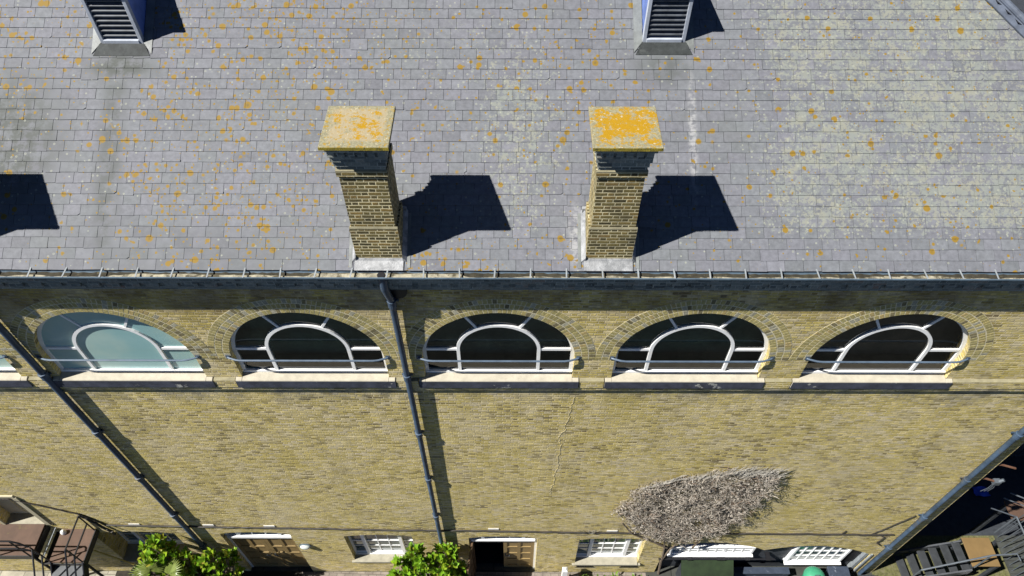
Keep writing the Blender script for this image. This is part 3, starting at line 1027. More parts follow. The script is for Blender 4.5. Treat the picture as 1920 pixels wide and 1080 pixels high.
# ------------------------------------------------------------------ chimneys
def chimney(cx, capmat):
    mb = PB()
    hw, d0 = 0.29, 0.49
    mb.box(cx - hw, cx + hw, 0.0, d0, 11.6, 12.46)
    mb.box(cx - .265, cx + .265, .012, d0 - .02, 12.461, 13.30)
    mb.box(cx - .285, cx + .285, -.006, d0 - .002, 13.301, 13.375)
    ch = mb.build('chimney', 'chimney_brick', bld)
    mb = MB()
    mb.box(cx - .268, cx + .268, .008, d0 - .016, 13.376, 13.45)
    mb.box(cx - .285, cx + .285, -.01, d0, 13.451, 13.53)
    mb.box(cx - .305, cx + .305, -.03, d0 + .015, 13.531, 13.61)
    mb.box(cx - .298, cx + .298, -.022, d0 + .008, 13.611, 13.69)
    n = 6
    for i in range(n):
        x = cx - .325 + .65 * i / n
        mb.box(x + .008, x + .086, -.048, .1, 13.612, 13.688)
        mb.box(x + .008, x + .086, d0 - .06, d0 + .034, 13.612, 13.688)
    for i in range(5):
        y = .12 + .06 * i
        for a, b2 in ((cx - .325, cx - .2), (cx + .2, cx + .325)):
            mb.box(a, b2, y, y + .04, 13.613, 13.687)
    mb.box(cx - .335, cx + .335, -.06, d0 + .045, 13.691, 13.765)
    mb.build('corbel', 'shaded_brick', ch)  # cap's shadow put into the darker brick colour
    mb = MB()
    mb.prism_x([(-.002, 12.462), (-.002, 12.475), (.011, 12.50), (.011, 12.462)], cx - .29, cx + .29)
    mb.build('mortar_ledge', 'ledge', ch)
    mb = MB()
    mb.prism_x([(-.008, 13.376), (-.008, 13.384), (.007, 13.40), (.007, 13.376)], cx - .285, cx + .285)
    mb.build('mortar_ledge', 'ledge', ch)
    mb = MB()
    mb.box(cx - .37, cx + .37, -.12, .585, 13.767, 13.815)
    g = 6
    o = mb.build('cap', capmat, ch)
    bev(o, .008, 2)
    mb = MB()
    mb.box(cx - .369, cx + .369, -.1235, -.1205, 13.770, 13.809)
    mb.build('cap_edge', 'capedge', ch)
    # lead soakers, apron and lime fillets
    mb = MB()
    soak = []
    fz = roof_z(0)
    mb.prism_x([(-.004, fz + .035), (-.012, fz + .035), (-.03, fz + .012), (-.135, roof_z(-.135) + .032), (-.135, roof_z(-.135) + .024), (-.02, fz - .03), (-.004, fz - .03)], cx - .31, cx + .30)
    for sx in (-1, 1):
        x0 = cx + sx * .291
        x1 = cx + sx * .345
        A = [(x0, -.03, roof_z(-.03) + .09), (x1, -.03, roof_z(-.03) + .016), (x0, -.03, roof_z(-.03))]
        B = [(x0, .53, roof_z(.53) + .09), (x1, .53, roof_z(.53) + .016), (x0, .53, roof_z(.53))]
        if sx < 0:
            A.reverse(); B.reverse()
        mb.hexa(A, B)
        a, b2 = sorted((x1, cx + sx * .385))
        mk = MB()
        mk.hexa([(a, -.10, roof_z(-.10) + .0165), (b2, -.10, roof_z(-.10) + .0165), (b2, -.10, roof_z(-.10) + .0195), (a, -.10, roof_z(-.10) + .0195)],
                [(a, .5, roof_z(.5) + .0165), (b2, .5, roof_z(.5) + .0165), (b2, .5, roof_z(.5) + .0195), (a, .5, roof_z(.5) + .0195)])
        soak.append(mk)
    mb.box(cx - .33, cx + .33, d0 + .001, d0 + .05, roof_z(d0) - .02, roof_z(d0) + .11)
    mb.build('flashing', 'leadpale', ch)
    for mk in soak:
        mk.build('soaker', 'lead', ch)
    return ch
chimney(-7.36, 'cap0')
chimney(-1.66, 'cap1')
chimney(1.21, 'cap2')

# ------------------------------------------------------------------ roof vents
def roof_vent(x0, x1, yb, ztop):
    zb = roof_z(yb) - .02
    cx = (x0 + x1) / 2
    yk = (ztop - 11.844) / math.tan(SL) - .12
    mb = PB()
    # cheeks and lid, lead clad
    for a, b2 in ((x0 + .002, x0 + .03), (x1 - .03, x1 - .002)):
        mb.prism_x([(yb + .01, zb), (yk, ztop), (yb + .01, ztop)], a, b2)
    mb.prism_x([(yb - .055, ztop + .001), (yb - .055, ztop + .035), (yk + .05, ztop + .06), (yk + .05, ztop + .001)], x0 - .04, x1 + .04)
    mb.prism_x([(yb + .16, zb), (yk - .1, ztop - .02), (yb + .16, ztop - .02)], x0 + .031, x1 - .031)
    v = mb.build('roof_vent', 'ventside', bld)
    mb = MB()
    f = .042
    mb.box(x0 - .006, x0 + f, yb - .02, yb + .05, zb, ztop)
    mb.box(x1 - f, x1 + .006, yb - .02, yb + .05, zb, ztop)
    mb.box(x0 + f, x1 - f, yb - .014, yb + .05, ztop - .05, ztop - .001)
    mb.prism_x([(yb - .03, zb + .01), (yb + .05, zb + .01), (yb + .05, zb + .085), (yb - .03, zb + .07)], x0 + f, x1 - f)
    bev(mb.build('vent_frame', 'ventframe', v), .004)
    n = 8
    for i in range(n):
        z = zb + .115 + (ztop - .06 - zb - .12) * i / n
        mb = MB()
        mb.prism_x([(yb - .012, z), (yb - .012, z + .014), (yb + .085, z + .085), (yb + .085, z + .071)], x0 + f + .001, x1 - f - .001)
        mb.build('louvre_slat', 'slat', v)
    # lead apron and side soakers on the slates
    mb = MB()
    def q(x, y, h=.019):
        return (x, y, roof_z(y) + h)
    def slab(P):
        mb.hexa([(p[0], p[1], p[2] - .004) for p in P], P)
    slab([q(x0 - .10, yb - .17), q(x1 + .10, yb - .17), q(x1 + .02, yb - .035, .03), q(x0 - .02, yb - .035, .03)])
    mb.build('apron_flashing', 'leaddark', v)
    mb = MB()
    slab([q(x0 - .12, yb - .15, .0225), q(x0 - .008, yb - .02, .0235), q(x0 - .008, yk - .05, .0235), q(x0 - .12, yk - .05, .0225)])
    slab([q(x1 + .008, yb - .02, .0235), q(x1 + .12, yb - .15, .0225), q(x1 + .12, yk - .05, .0225), q(x1 + .008, yk - .05, .0235)])
    mb.build('side_flashing', 'lead', v)
roof_vent(-5.375, -4.83, 2.45, 14.13)
roof_vent(1.705, 2.25, 2.48, 14.13)

# ------------------------------------------------------------------ ground-floor windows and doors
def tri_window(k, mat='frame', glass='glassblue'):
    x0, x1, z0, zs, rise = GW[k]
    yf, yb = (.40, .46) if k == 'A' else (.15, .21)
    mb = PB()
    zt = zs + rise * .75
    wd = x1 - x0
    m1, m2 = x0 + wd * .22, x1 - wd * .22
    t = .045
    for a in (x0 + .001, x1 - t - .001):
        mb.box(a, a + t, yf, yb, z0 + .06, zt)
    for a in (m1, m2):
        mb.box(a - .04, a + .04, yf - .02, yb, z0 + .06, zt)
    mb.box(x0 + .004, x1 - .004, yf - .03, yb, z0 + .031, z0 + .075)
    mb.box(x0 + .001, x1 - .001, yf + .004, yb, zt, zt + .03)
    zmid = (z0 + zt) / 2
    # sash rails and glazing bars
    for a, b2, cols in ((x0 + t, m1 - .04, 1), (m1 + .04, m2 - .04, 3), (m2 + .04, x1 - t, 1)):
        mb.box(a, b2, yf + .022, yb - .004, z0 + .076, z0 + .13)
        mb.box(a, b2, yf + .024, yb - .015, zmid - .022, zmid + .022)
        for zz in ((z0 + .15 + zmid) / 2, (zmid + zt) / 2):
            mb.box(a, b2, yf + .030, yb - .017, zz - .011, zz + .011)
        for i in range(1, cols):
            xx = a + (b2 - a) * i / cols
            mb.box(xx - .011, xx + .011, yf + .028, yb - .017, z0 + .15, zt)
    win = mb.build('window', mat, bld)
    mb = MB()
    mb.box(x0 + .01, x1 - .01, yf + .042, yf + .048, z0 + .07, zt + .02)
    mb.build('glass_pane', glass, win)
    mb = MB()
    mb.prism_x([(yb, z0 + .03), (yb, z0 + .002), (-.003, z0 + .002), (-.003, z0 - .05), (-.06, z0 - .055), (-.06, z0 + .006), (-.05, z0 + .014), (yf - .032, z0 + .03)], x0 + .003, x1 - .003)
    for a, b2 in ((x0 - .07, x0 + .002), (x1 - .002, x1 + .07)):
        mb.prism_x([(-.003, z0 - .01), (-.003, z0 - .058), (-.058, z0 - .058), (-.058, z0 - .02)], a, b2)
    bev(mb.build('sill', 'stone', win), .005)
    return win
tri_window('A')
tri_window('C')
tri_window('E')

def double_door(k, open_left):
    x0, x1, z0, zs, rise = GD[k]
    yf, yb = .10, .17
    zt = zs + rise * .7
    ztr = 2.0 if k == 'D' else 2.17
    mb = PB()
    t = .05
    for a in (x0 + .001, x1 - t - .001):
        mb.box(a, a + t, yf, yb, z0, zt)
    mb.box(x0 + t, x1 - t, yf - .05, yb, ztr - .03, ztr + .05)
    mb.box(x0 + .001, x1 - .001, yf + .004, yb, zt, zt + .03)
    wd = x1 - x0 - 2 * t
    for f in (.18, .82):
        xx = x0 + t + wd * f
        mb.box(xx - .04, xx + .04, yf - .01, yb, ztr + .05, zt)
    for f in (.39, .60):
        xx = x0 + t + wd * f
        mb.box(xx - .011, xx + .011, yf + .012, yb - .01, ztr + .05, zt)
    fr = mb.build('door_frame', 'frame', bld)
    mb = MB()
    mb.box(x0 + t, x1 - t, .14, .146, ztr + .05, zt + .02)
    mb.build('transom_glass', 'glassblue', fr)
    cxm = (x0 + x1) / 2
    def leaf(px, flip, ang, mt='tan'):
        # leaf built from its hinge along +x, then turned
        lw = (x1 - x0) / 2 - t - .004
        M_ = Matrix.Translation((px, .115, 0)) @ Matrix.Rotation(ang, 4, 'Z')
        if flip:
            M_ = M_ @ Matrix.Scale(-1, 4, (1, 0, 0))
        mbx = MB()
        st = .085
        zb_, zt_ = z0 + .015, ztr - .035
        zr_ = [zb_, zb_ + .20, zb_ + .62, zb_ + 1.04, zb_ + 1.46, zt_]
        mbx.box(0, st, 0, .045, zb_, zt_, M_=M_)
        mbx.box(lw - st, lw, 0, .045, zb_, zt_, M_=M_)
        mbx.box(lw / 2 - .04, lw / 2 + .04, .001, .044, zb_ + .12, zt_ - .08, M_=M_)
        rails = [(zb_, zb_ + .16)] + [(z - .03, z + .03) for z in (zb_ + .58, zb_ + 1.0, zb_ + 1.42)] + [(zt_ - .09, zt_)]
        for a, b2 in rails:
            mbx.box(st, lw - st, .0005, .0445, a, b2, M_=M_)
        o = PB.build(mbx_to_pb(mbx), 'door_leaf', mt, bld)
        m2 = MB()
        m2.box(st, lw - st, .02, .032, zb_ + .1, zt_ - .05, M_=M_)
        m2.build('door_panels', mt, o)
        m3 = MB()
        xh = lw - .045
        m3.tube([M_ @ Vector((xh, 0, zb_ + .98)), M_ @ Vector((xh, -.05, zb_ + .98)), M_ @ Vector((xh - .1, -.05, zb_ + .98))], .012, 8)
        m3.build('handle', 'steel', o)
    def mbx_to_pb(m):
        p = PB()
        p.__dict__ = m.__dict__
        return p
    if open_left:
        leaf(x0 + t + .002, False, RAD(-97), 'shadeddoor')
    else:
        leaf(x0 + t + .002, False, 0)
    leaf(x1 - t - .002, True, 0)
    # dark lobby behind
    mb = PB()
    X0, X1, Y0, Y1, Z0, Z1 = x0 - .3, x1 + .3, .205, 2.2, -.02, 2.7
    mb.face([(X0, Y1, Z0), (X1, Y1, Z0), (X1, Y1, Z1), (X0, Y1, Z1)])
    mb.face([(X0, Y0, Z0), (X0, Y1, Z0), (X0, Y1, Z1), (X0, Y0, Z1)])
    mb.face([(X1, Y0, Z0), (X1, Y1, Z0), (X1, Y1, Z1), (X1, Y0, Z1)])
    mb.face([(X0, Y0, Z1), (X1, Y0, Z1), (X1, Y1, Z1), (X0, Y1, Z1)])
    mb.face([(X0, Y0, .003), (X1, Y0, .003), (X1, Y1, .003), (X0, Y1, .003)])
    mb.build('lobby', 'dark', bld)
double_door('B', False)
double_door('D', True)

# boarded double-arch front at the right
mb = PB()
yb = .16
x = 3.63
nb = 0
zz = .03
while zz < 2.2:
    mb.prism_x([(yb, zz), (yb - .018, zz), (yb - .004, zz + .108), (yb, zz + .108)], 3.6, 8.64)
    zz += .11
mb.box(3.6, 8.64, yb + .001, yb + .12, .02, 2.3)
brd = mb.build('boarded_front', 'blackwood', bld)
def bar_window(x0, x1, z0, z1, cols, rws, y=.05, sillh=.09, mull=None):
    mb = MB()
    t = .05
    yb = .15
    for a in (x0, x1 - t):
        mb.box(a, a + t, y, yb, z0, z1)
    mb.box(x0 + t, x1 - t, y, yb, z1 - .05, z1)
    mb.box(x0 + t, x1 - t, y + .001, yb, z0 + .001, z0 + .07)
    mb.prism_x([(y - .055, z0 - .05), (yb, z0 - .05), (yb, z0 - .002), (y - .055, z0 - .014)], x0 - .03, x1 + .03)
    for i in range(1, cols):
        xx = x0 + t + (x1 - x0 - 2 * t) * i / cols
        h = .035 if i == mull else .013
        mb.box(xx - h, xx + h, y + .024, y + .044, z0 + .07, z1 - .05)
    for i in range(1, rws):
        zz = z0 + .07 + (z1 - z0 - .12) * i / rws
        mb.box(x0 + t, x1 - t, y + .026, y + .0435, zz - .013, zz + .013)
    wn = mb.build('window', 'frame', bld)
    wn.location = -BL
    mb = MB()
    mb.box(x0 + t, x1 - t, y + .045, y + .05, z0 + .07, z1 - .05)
    mb.build('glass_pane', 'glassblue', wn)
bar_window(3.80, 5.80, 1.16, 1.60, 9, 2, mull=6)
bar_window(6.78, 8.12, 0.62, 1.98, 6, 4)
# louvred grille and grey jamb beside the big window
mb = PB()
zz = .5
for i in range(11):
    xx = 8.19 + i * .026
    mb.box(xx, xx + .012, .10, .138, .55, 1.72 - i * .012)
mb.box(8.18, 8.48, .095, .137, 1.06, 1.085)
mb.build('louvred_grille', 'blackpaint', bld)
mb = PB()
mb.box(8.50, 8.58, .02, .14, .1, 1.36)
mb.box(8.60, 8.64, -.03, .0, .1, 1.36)
mb.build('jamb_post', 'strap', bld)
mb = PB()
mb.tube([(3.55, -.05, 1.12), (6.35, -.05, 1.12)], .022, 8)
for xx in (4.3, 5.0, 5.1, 5.7, 6.2):
    mb.box(xx - .05, xx + .05, -.08, .12, 1.09, 1.14)
mb.build('awning_bar', 'blackpaint', bld)
# plinth boards below
mb = PB()
mb.box(5.5, 6.9, -.16, -.012, .004, .40)
mb.box(5.5, 6.9, -.175, -.012, .402, .43)
mb.build('plinth_box', 'box', bld)
# brick vents under window E
for a in (1.62, 2.72):
    mb = PB()
    for i in range(10):
        mb.box(a + i * .042, a + i * .042 + .022, -.012, -.002, .40, .58)
    mb.box(a - .03, a + .44, -.016, -.002, .582, .605)
    mb.box(a - .03, a + .44, -.016, -.002, .375, .398)
    mb.build('vent_grille', 'blackpaint', bld)

# upper door opening at the left end with cream surround
mb = PB()
mb.box(-11.16, -10.16, -.03, .28, 4.582, 4.66)
mb.box(-10.218, -10.12, -.03, .28, 3.14, 4.581)
mb.box(-11.16, -11.102, -.03, .28, 3.14, 4.581)
ud = mb.build('door_surround', 'cream', bld)
mb = MB()
mb.box(-11.1, -10.22, .22, .28, 3.16, 4.58)
mb.box(-11.05, -10.70, .205, .218, 3.3, 4.4)
mb.box(-10.62, -10.27, .205, .218, 3.3, 4.4)
mb.build('door_leaf', 'cream', ud)
mb = MB()
mb.box(-11.099, -10.221, -.01, .215, 3.10, 3.15)
mb.build('threshold', 'stone', ud)

# cable along the wall, pale air bricks, lamp, mortar repair
def wob(pts, r, name, mat, amp=.012, parent=None, sub=10):
    out = []
    for a, b2 in zip(pts[:-1], pts[1:]):
        for i in range(sub):
            t = i / sub
            out.append((a[0] + (b2[0] - a[0]) * t, a[1] + (b2[1] - a[1]) * t - abs(random.gauss(0, .003)), a[2] + (b2[2] - a[2]) * t + random.gauss(0, amp)))
    out.append(pts[-1])
    mb = PB()
    mb.tube(out, r, 6)
    return mb.build(name, mat, parent)
wob([(-14, -.02, 4.9), (-10.3, -.02, 4.52), (-9.24, -.02, 3.75), (-8.91, -.02, 3.12), (-6.6, -.02, 3.02), (-4.73, -.02, 2.97), (-3.09, -.02, 2.88), (-0.7, -.02, 2.84),
     (1.7, -.02, 2.73), (4.07, -.02, 2.70), (6.47, -.02, 2.69), (8.60, -.02, 2.66)], .017, 'wall_cable', 'cable', .008, bld, 12)
wob([(8.1, -.015, 2.68), (8.30, -.015, 3.05), (8.62, -.015, 3.75)], .011, 'wall_cable', 'cable', .008, bld)
wob([(7.42, -.015, 2.68), (7.46, -.015, 2.86)], .012, 'wall_cable', 'cable', .003, bld, 4)
wob([(8.30, -.02, 2.64), (8.45, -.03, 2.5), (8.4, -.03, 2.2), (8.55, -.03, 2.0)], .013, 'wall_cable', 'cable', .012, bld)
wob([(-9.24, -.02, 3.7), (-9.0, -.04, 3.0), (-8.9, -.05, 2.8), (-8.95, -.03, 2.6)], .03, 'wall_cable', 'cable', .03, bld, 6)
for x, z in ((-8.30, 3.12), (-6.68, 3.09), (-5.35, 3.04), (-0.40, 2.90), (2.25, 2.80)):
    mb = PB()
    mb.box(x - .12, x + .12, -.012, -.002, z - .04, z + .04)
    mb.build('air_brick', 'plaque', bld)
mb = PB()
mb.lathe([(0.0, 0), (.10, 0), (.115, .012), (.115, .03), (.09, .032)], 0, 0, 20)
for i, v in enumerate(mb.v):
    mb.v[i] = (-4.81 + v[0] * 1.25, -v[2] - .002, 1.86 + v[1] * .8)
lm = mb.build('wall_lamp', 'gutter', bld, smooth=True)
mb = MB()
mb.lathe([(.1, .03), (.095, .06), (.07, .085), (.03, .098), (0.0, .1)], 0, 0, 20)
for i, v in enumerate(mb.v):
    mb.v[i] = (-4.81 + v[0] * 1.2, -v[2] - .002, 1.86 + v[1] * .75)
mb.build('lamp_glass', 'lampglass', lm, smooth=True)
pts = [(1.02, 8.60), (.98, 8.25), (.97, 7.9), (.91, 7.72), (.92, 7.5), (.83, 7.22), (.88, 6.95), (.86, 6.5), (.88, 6.1), (.83, 5.7), (.84, 5.3), (.76, 5.0), (.80, 4.7)]
mb = PB()
rib = []
for a, b2 in zip(pts[:-1], pts[1:]):
    for i in range(7):
        t = i / 7
        rib.append((a[0] + (b2[0] - a[0]) * t + random.uniform(-.022, .022), a[1] + (b2[1] - a[1]) * t, random.uniform(.001, .010)))
for (x0, z0, w0), (x1, z1, w1) in zip(rib[:-1], rib[1:]):
    mb.hexa([(x0 - w0, -.001, z0), (x0 + w0, -.001, z0), (x0 + w0, -.0045, z0), (x0 - w0, -.0045, z0)],
            [(x1 - w1, -.001, z1), (x1 + w1, -.001, z1), (x1 + w1, -.0045, z1), (x1 - w1, -.0045, z1)])
mb.build('mortar_repair', 'mortarfix', bld)
# copper overflow pipes at the corner
for z, ln in ((5.45, .40), (6.05, .45)):
    mb = PB()
    mb.tube([(BX1 - .02, .05, z), (BX1 + .12, .05, z + .02), (BX1 + ln, .03, z - .10)], .022, 8)
    mb.build('overflow_pipe', 'copper', bld, smooth=True)
mb = PB()
x, z = BX1 + .40, 5.35
mb.box(x - .06, x + .06, -.02, .08, z - .06, z + .05)
mb.tube([(x + .02, .03, z), (x + .1, .02, z + .1)], .035, 8)
for k in range(3):
    mb.tube([(x - .03 + k * .03, .02, z - .05), (x - .06 + k * .05, .0, z - .22), (x - .1 + k * .07, .02, z - .42)], .007, 5)
mb.build('valve', 'steel', bld)

# ------------------------------------------------------------------ dead climbing plant on the wall
POLY = [(2.17, 3.85), (2.33, 4.68), (2.62, 5.2), (3.15, 5.62), (3.75, 5.72), (4.2, 5.95), (4.58, 5.85), (4.92, 5.95), (5.06, 5.3), (5.02, 4.6), (4.82, 3.56), (4.45, 2.78), (4.2, 2.5), (3.7, 2.42), (3.04, 2.45), (2.7, 3.11)]
from mathutils import noise as mnoise
def inside(x, z, P=POLY):
    q = Vector((x * 3.1, z * 3.1, 1.7))
    x, z = x + .24 * mnoise.noise(q) + .16 * mnoise.noise(q * 2.7), z + .24 * mnoise.noise(q + Vector((9, 4, 2))) + .16 * mnoise.noise(q * 2.7 + Vector((5, 0, 0)))
    if mnoise.noise(Vector((x * 2.3, z * 2.3, 7.7))) + .5 * mnoise.noise(Vector((x * 6, z * 6, 3.1))) < -.52:
        return False
    r = False
    j = len(P) - 1
    for i in range(len(P)):
        if (P[i][1] > z) != (P[j][1] > z) and x < (P[j][0] - P[i][0]) * (z - P[i][1]) / (P[j][1] - P[i][1]) + P[i][0]:
            r = not r
        j = i
    return r
cp = thing('climbing_plant', 'dead grey-brown climbing plant spread over the brick wall', 'plant', loc=(3.9, -.1, 0))
CL = -Vector(cp.location)
mb = MB()
cnt = 0
while cnt < 9500:
    x, z = random.uniform(2.1, 5.6), random.uniform(2.3, 6.4)
    if not inside(x, z):
        continue
    cnt += 1
    bx, bz = 3.9, 1.6
    an = math.atan2(z - bz, x - bx) * .45 + .55 * RAD(62) + random.gauss(0, .8)
    ln = random.uniform(.06, .20)
    y = -.015 - random.random() ** 1.3 * (.05 + .17 * max(0, .5 + .9 * mnoise.noise(Vector((x * 3.4, z * 3.4 - x * 1.5, 4.4)))))
    d = Vector((math.cos(an), random.gauss(-.05, .35), math.sin(an)))
    p = Vector((x, y, z))
    P = [p]
    for k in range(3):
        d = (d + Vector((random.gauss(0, .6), random.gauss(0, .3), random.gauss(0, .6)))).normalized()
        p = p + d * ln / 3
        P.append(Vector((p.x, min(p.y, -.008), p.z)))
    g = random.uniform(.7, 1.25)
    q = random.random()
    c = (.265, .235, .195) if q < .7 else ((.34, .305, .26) if q < .88 else (.19, .135, .095))
    r = random.uniform(.0024, .0052)
    mb.tube(P, [r, r, r * .8, r * .4], 3, tuple(v * g for v in c), caps=False)
# curled dry leaves
for i in range(2600):
    x, z = random.uniform(2.1, 5.6), random.uniform(2.3, 6.4)
    if not inside(x, z):
        continue
    p = Vector((x, -.03 - random.random() * .11, z))
    a = Vector((random.gauss(0, 1), random.gauss(0, 1), random.gauss(0, 1))).normalized() * random.uniform(.012, .03)
    b2 = a.orthogonal().normalized() * random.uniform(.008, .02)
    g = random.uniform(.8, 1.3)
    c = (.30 * g, .27 * g, .23 * g)
    mb.face([p - a, p + b2, p + a, p - b2], None, c)
# wisps beyond the outline
for i in range(230):
    k = random.randrange(2, 8)
    t = random.random()
    x = POLY[k][0] * (1 - t) + POLY[k + 1][0] * t
    z = POLY[k][1] * (1 - t) + POLY[k + 1][1] * t
    an = RAD(random.gauss(52, 26))
    ln = random.uniform(.12, .34) * (1.25 if k > 4 else 1.0)
    P = [Vector((x, -.06, z)) + Vector((math.cos(an), 0, math.sin(an))) * ln * f + Vector((random.gauss(0, .01), random.gauss(0, .015) - .01, random.gauss(0, .01))) for f in (-.4, 0, .5, 1)]
    mb.tube(P, [.006, .005, .004, .002], 3, (.25, .235, .205), caps=False)
o = mb.build('twigs', 'twig', cp, merge=False)
o.location = CL
mb = MB()
for pts in ([(3.72, -.05, .02), (3.62, -.06, 1.0), (3.70, -.06, 1.8), (3.9, -.05, 2.5), (4.2, -.06, 3.6), (4.8, -.06, 5.2)],
            [(3.72, -.05, .02), (3.62, -.06, 1.2), (3.55, -.06, 2.0), (3.35, -.05, 3.0), (2.8, -.05, 4.2)],
            [(4.22, -.05, 1.9), (4.25, -.06, 2.2), (4.3, -.06, 2.7), (4.6, -.05, 3.6), (5.1, -.06, 4.8)],
            [(3.62, -.06, 1.9), (3.2, -.05, 2.3), (2.7, -.05, 2.75), (2.4, -.05, 3.4)]):
    mb.tube(pts, [.028 - .004 * i for i in range(len(pts))], 6, (1, 1, 1))
o = mb.build('stem', 'bark', cp, smooth=True)
o.location = CL
# small self-seeded weed on the cable
mb = MB()
for i in range(26):
    an = RAD(random.gauss(90, 30))
    ln = random.uniform(.08, .38)
    mb.tube([(1.72, -.02, 2.72), (1.72 + math.cos(an) * ln * .5, -.05, 2.72 + math.sin(an) * ln * .5), (1.72 + math.cos(an) * ln, -.06, 2.72 + math.sin(an) * ln)], [.006, .005, .002], 3, (.17, .16, .13), caps=False)
o = mb.build('dry_weed', 'twig', merge=False)
tag(o, 'small dry weed tuft growing on the wall above the vented window', 'weed')

# ------------------------------------------------------------------ shrubs
def leaf(mb, p, d, up, ln, wd, c):
    d = d.normalized()
    s = d.cross(up)
    s = s.normalized() if s.length > 1e-5 else d.orthogonal().normalized()
    n = s.cross(d)
    P = []
    for t, f, dr in ((0, .12, 0), (.3, .85, .02), (.6, 1, 0), (.85, .6, -.05), (1, .04, -.12)):
        P.append((p + d * ln * t + n * ln * dr, s * wd * .5 * f))
    for (a, sa), (b, sb) in zip(P[:-1], P[1:]):
        cup = n * wd * .16
        mb.face([a, a + sa + cup, b + sb + cup, b], None, c)
        mb.face([a - sa + cup, a, b, b - sb + cup], None, c)
def shrub(label, base, clumps, tips, group, ln=.15):
    t = thing('broadleaf_shrub', label, 'shrub', group, loc=base)
    B = -Vector(base)
    ml, ms = MB(), MB()
    for (cx, cy, cz, rx, ry, rz, n) in clumps:
        cc = Vector((cx, cy, cz))
        root = Vector(base)
        for i in range(n):
            while True:
                q = Vector((random.uniform(-1, 1), random.uniform(-1, 1), random.uniform(-1, 1)))
                if .3 < q.length < 1 + random.uniform(-.1, .15):
                    break
            p = cc + Vector((q.x * rx, q.y * ry, q.z * rz))
            p.y = min(p.y, -.08)
            ax = (Vector((q.x * .6, q.y * .6 - .1, abs(q.z) * .5 + .75))).normalized()
            mid = cc * .6 + root * .15 + p * .25 + Vector((0, 0, -.15))
            ms.tube([p - ax * .28 + (mid - p) * .3, p - ax * .1, p], [.012, .009, .006], 4, (1, 1, 1), caps=False)
            k = random.randint(7, 11)
            for j in range(k):
                an = j * 2.4 + random.uniform(-.3, .3)
                tilt = .35 + .9 * (j / k) + random.uniform(-.15, .15)
                o1 = ax.orthogonal().normalized()
                o2 = ax.cross(o1)
                side = o1 * math.cos(an) + o2 * math.sin(an)
                d = ax * math.cos(tilt) + side * math.sin(tilt)
                g = random.uniform(.45, 1.25)
                q2 = random.random()
                c = (.15 * g, .29 * g, .016 * g) if q2 < .66 else ((.25 * g, .36 * g, .022 * g) if q2 < .92 else (.28 * g, .26 * g, .035 * g))
                leaf(ml, p - ax * .04 * (j / k) * 2, d, ax, ln * random.uniform(.55, 1.2), ln * random.uniform(.38, .55), c)
        ms.tube([root, root * .6 + cc * .4 + Vector((.05, 0, -.2)), cc], [.05, .035, .018], 7, (1, 1, 1))
    a = ml.build('crown', 'leaf', t, merge=False)
    a.location = B
    a = ms.build('stem', 'bark', t, merge=False)
    a.location = B
    return t
shrub('larger bright green broadleaf shrub below the left downpipe', (-7.4, -.5, 0),
      [(-7.85, -.42, 2.75, .22, .2, .42, 13), (-7.95, -.45, 2.2, .42, .3, .45, 26), (-7.65, -.52, 1.75, .5, .4, .45, 26), (-7.35, -.5, 2.15, .25, .25, .3, 8),
       (-6.72, -.48, 2.25, .22, .22, .34, 11), (-6.55, -.52, 1.75, .32, .3, .45, 17), (-6.85, -.6, 1.2, .45, .4, .5, 18), (-7.5, -.6, 1.2, .6, .45, .5, 26)], 0, 'green broadleaf shrubs against the wall', .185)
shrub('smaller bright green broadleaf shrub below the middle downpipe', (-1.9, -.55, 0),
      [(-2.05, -.46, 2.45, .24, .22, .3, 12), (-1.6, -.46, 2.2, .34, .28, .38, 22), (-2.3, -.52, 2.0, .34, .3, .4, 18), (-1.3, -.5, 1.75, .26, .26, .4, 12), (-1.9, -.6, 1.5, .6, .42, .5, 32), (-2.6, -.6, 1.5, .25, .25, .35, 9)], 0, 'green broadleaf shrubs against the wall', .185)

# fan palm beside the larger shrub
pl = thing('fan_palm', 'small fan palm with pleated yellow-green leaves in front of the shrub', 'palm', loc=(-7.9, -.85, 0))
PLB = -Vector(pl.location)
ml, ms = MB(), MB()
for (hx_, hy_, hz_, az, tilt, R) in ((-8.15, -.80, 2.22, 205, 40, .36), (-7.85, -.90, 2.25, 265, 50, .38), (-7.55, -.84, 2.38, 30, 35, .36), (-7.98, -.78, 2.42, 120, 40, .32), (-7.75, -.92, 2.0, 310, 50, .36)):
    hub = Vector((hx_, hy_, hz_))
    fd = Vector((math.cos(RAD(az)) * math.cos(RAD(tilt)), math.sin(RAD(az)) * math.cos(RAD(tilt)), math.sin(RAD(tilt))))
    sd = fd.cross(Vector((0, 0, 1))).normalized()
    for k in range(26):
        th = RAD(-125 + 250 * k / 25)
        d = (fd * math.cos(th) + sd * math.sin(th)).normalized()
        g = random.uniform(.8, 1.2)
        leaf(ml, hub, d + Vector((0, 0, -.12)), Vector((0, 0, 1)), R * random.uniform(.9, 1.05), .035, (.16 * g, .20 * g, .05 * g))
    ms.tube([(-7.9, -.85, 1.7), (hub + Vector((-7.9, -.85, 1.8))) / 2 + Vector((0, 0, .12)), hub], [.02, .012, .008], 5, (1, 1, 1), caps=False)
ms.tube([(-7.9, -.85, 0), (-7.9, -.85, 1.75)], [.07, .05], 8)
o = ml.build('fronds', 'leaf', pl, merge=False); o.location = PLB
o = ms.build('trunk', 'bark', pl, merge=False); o.location = PLB

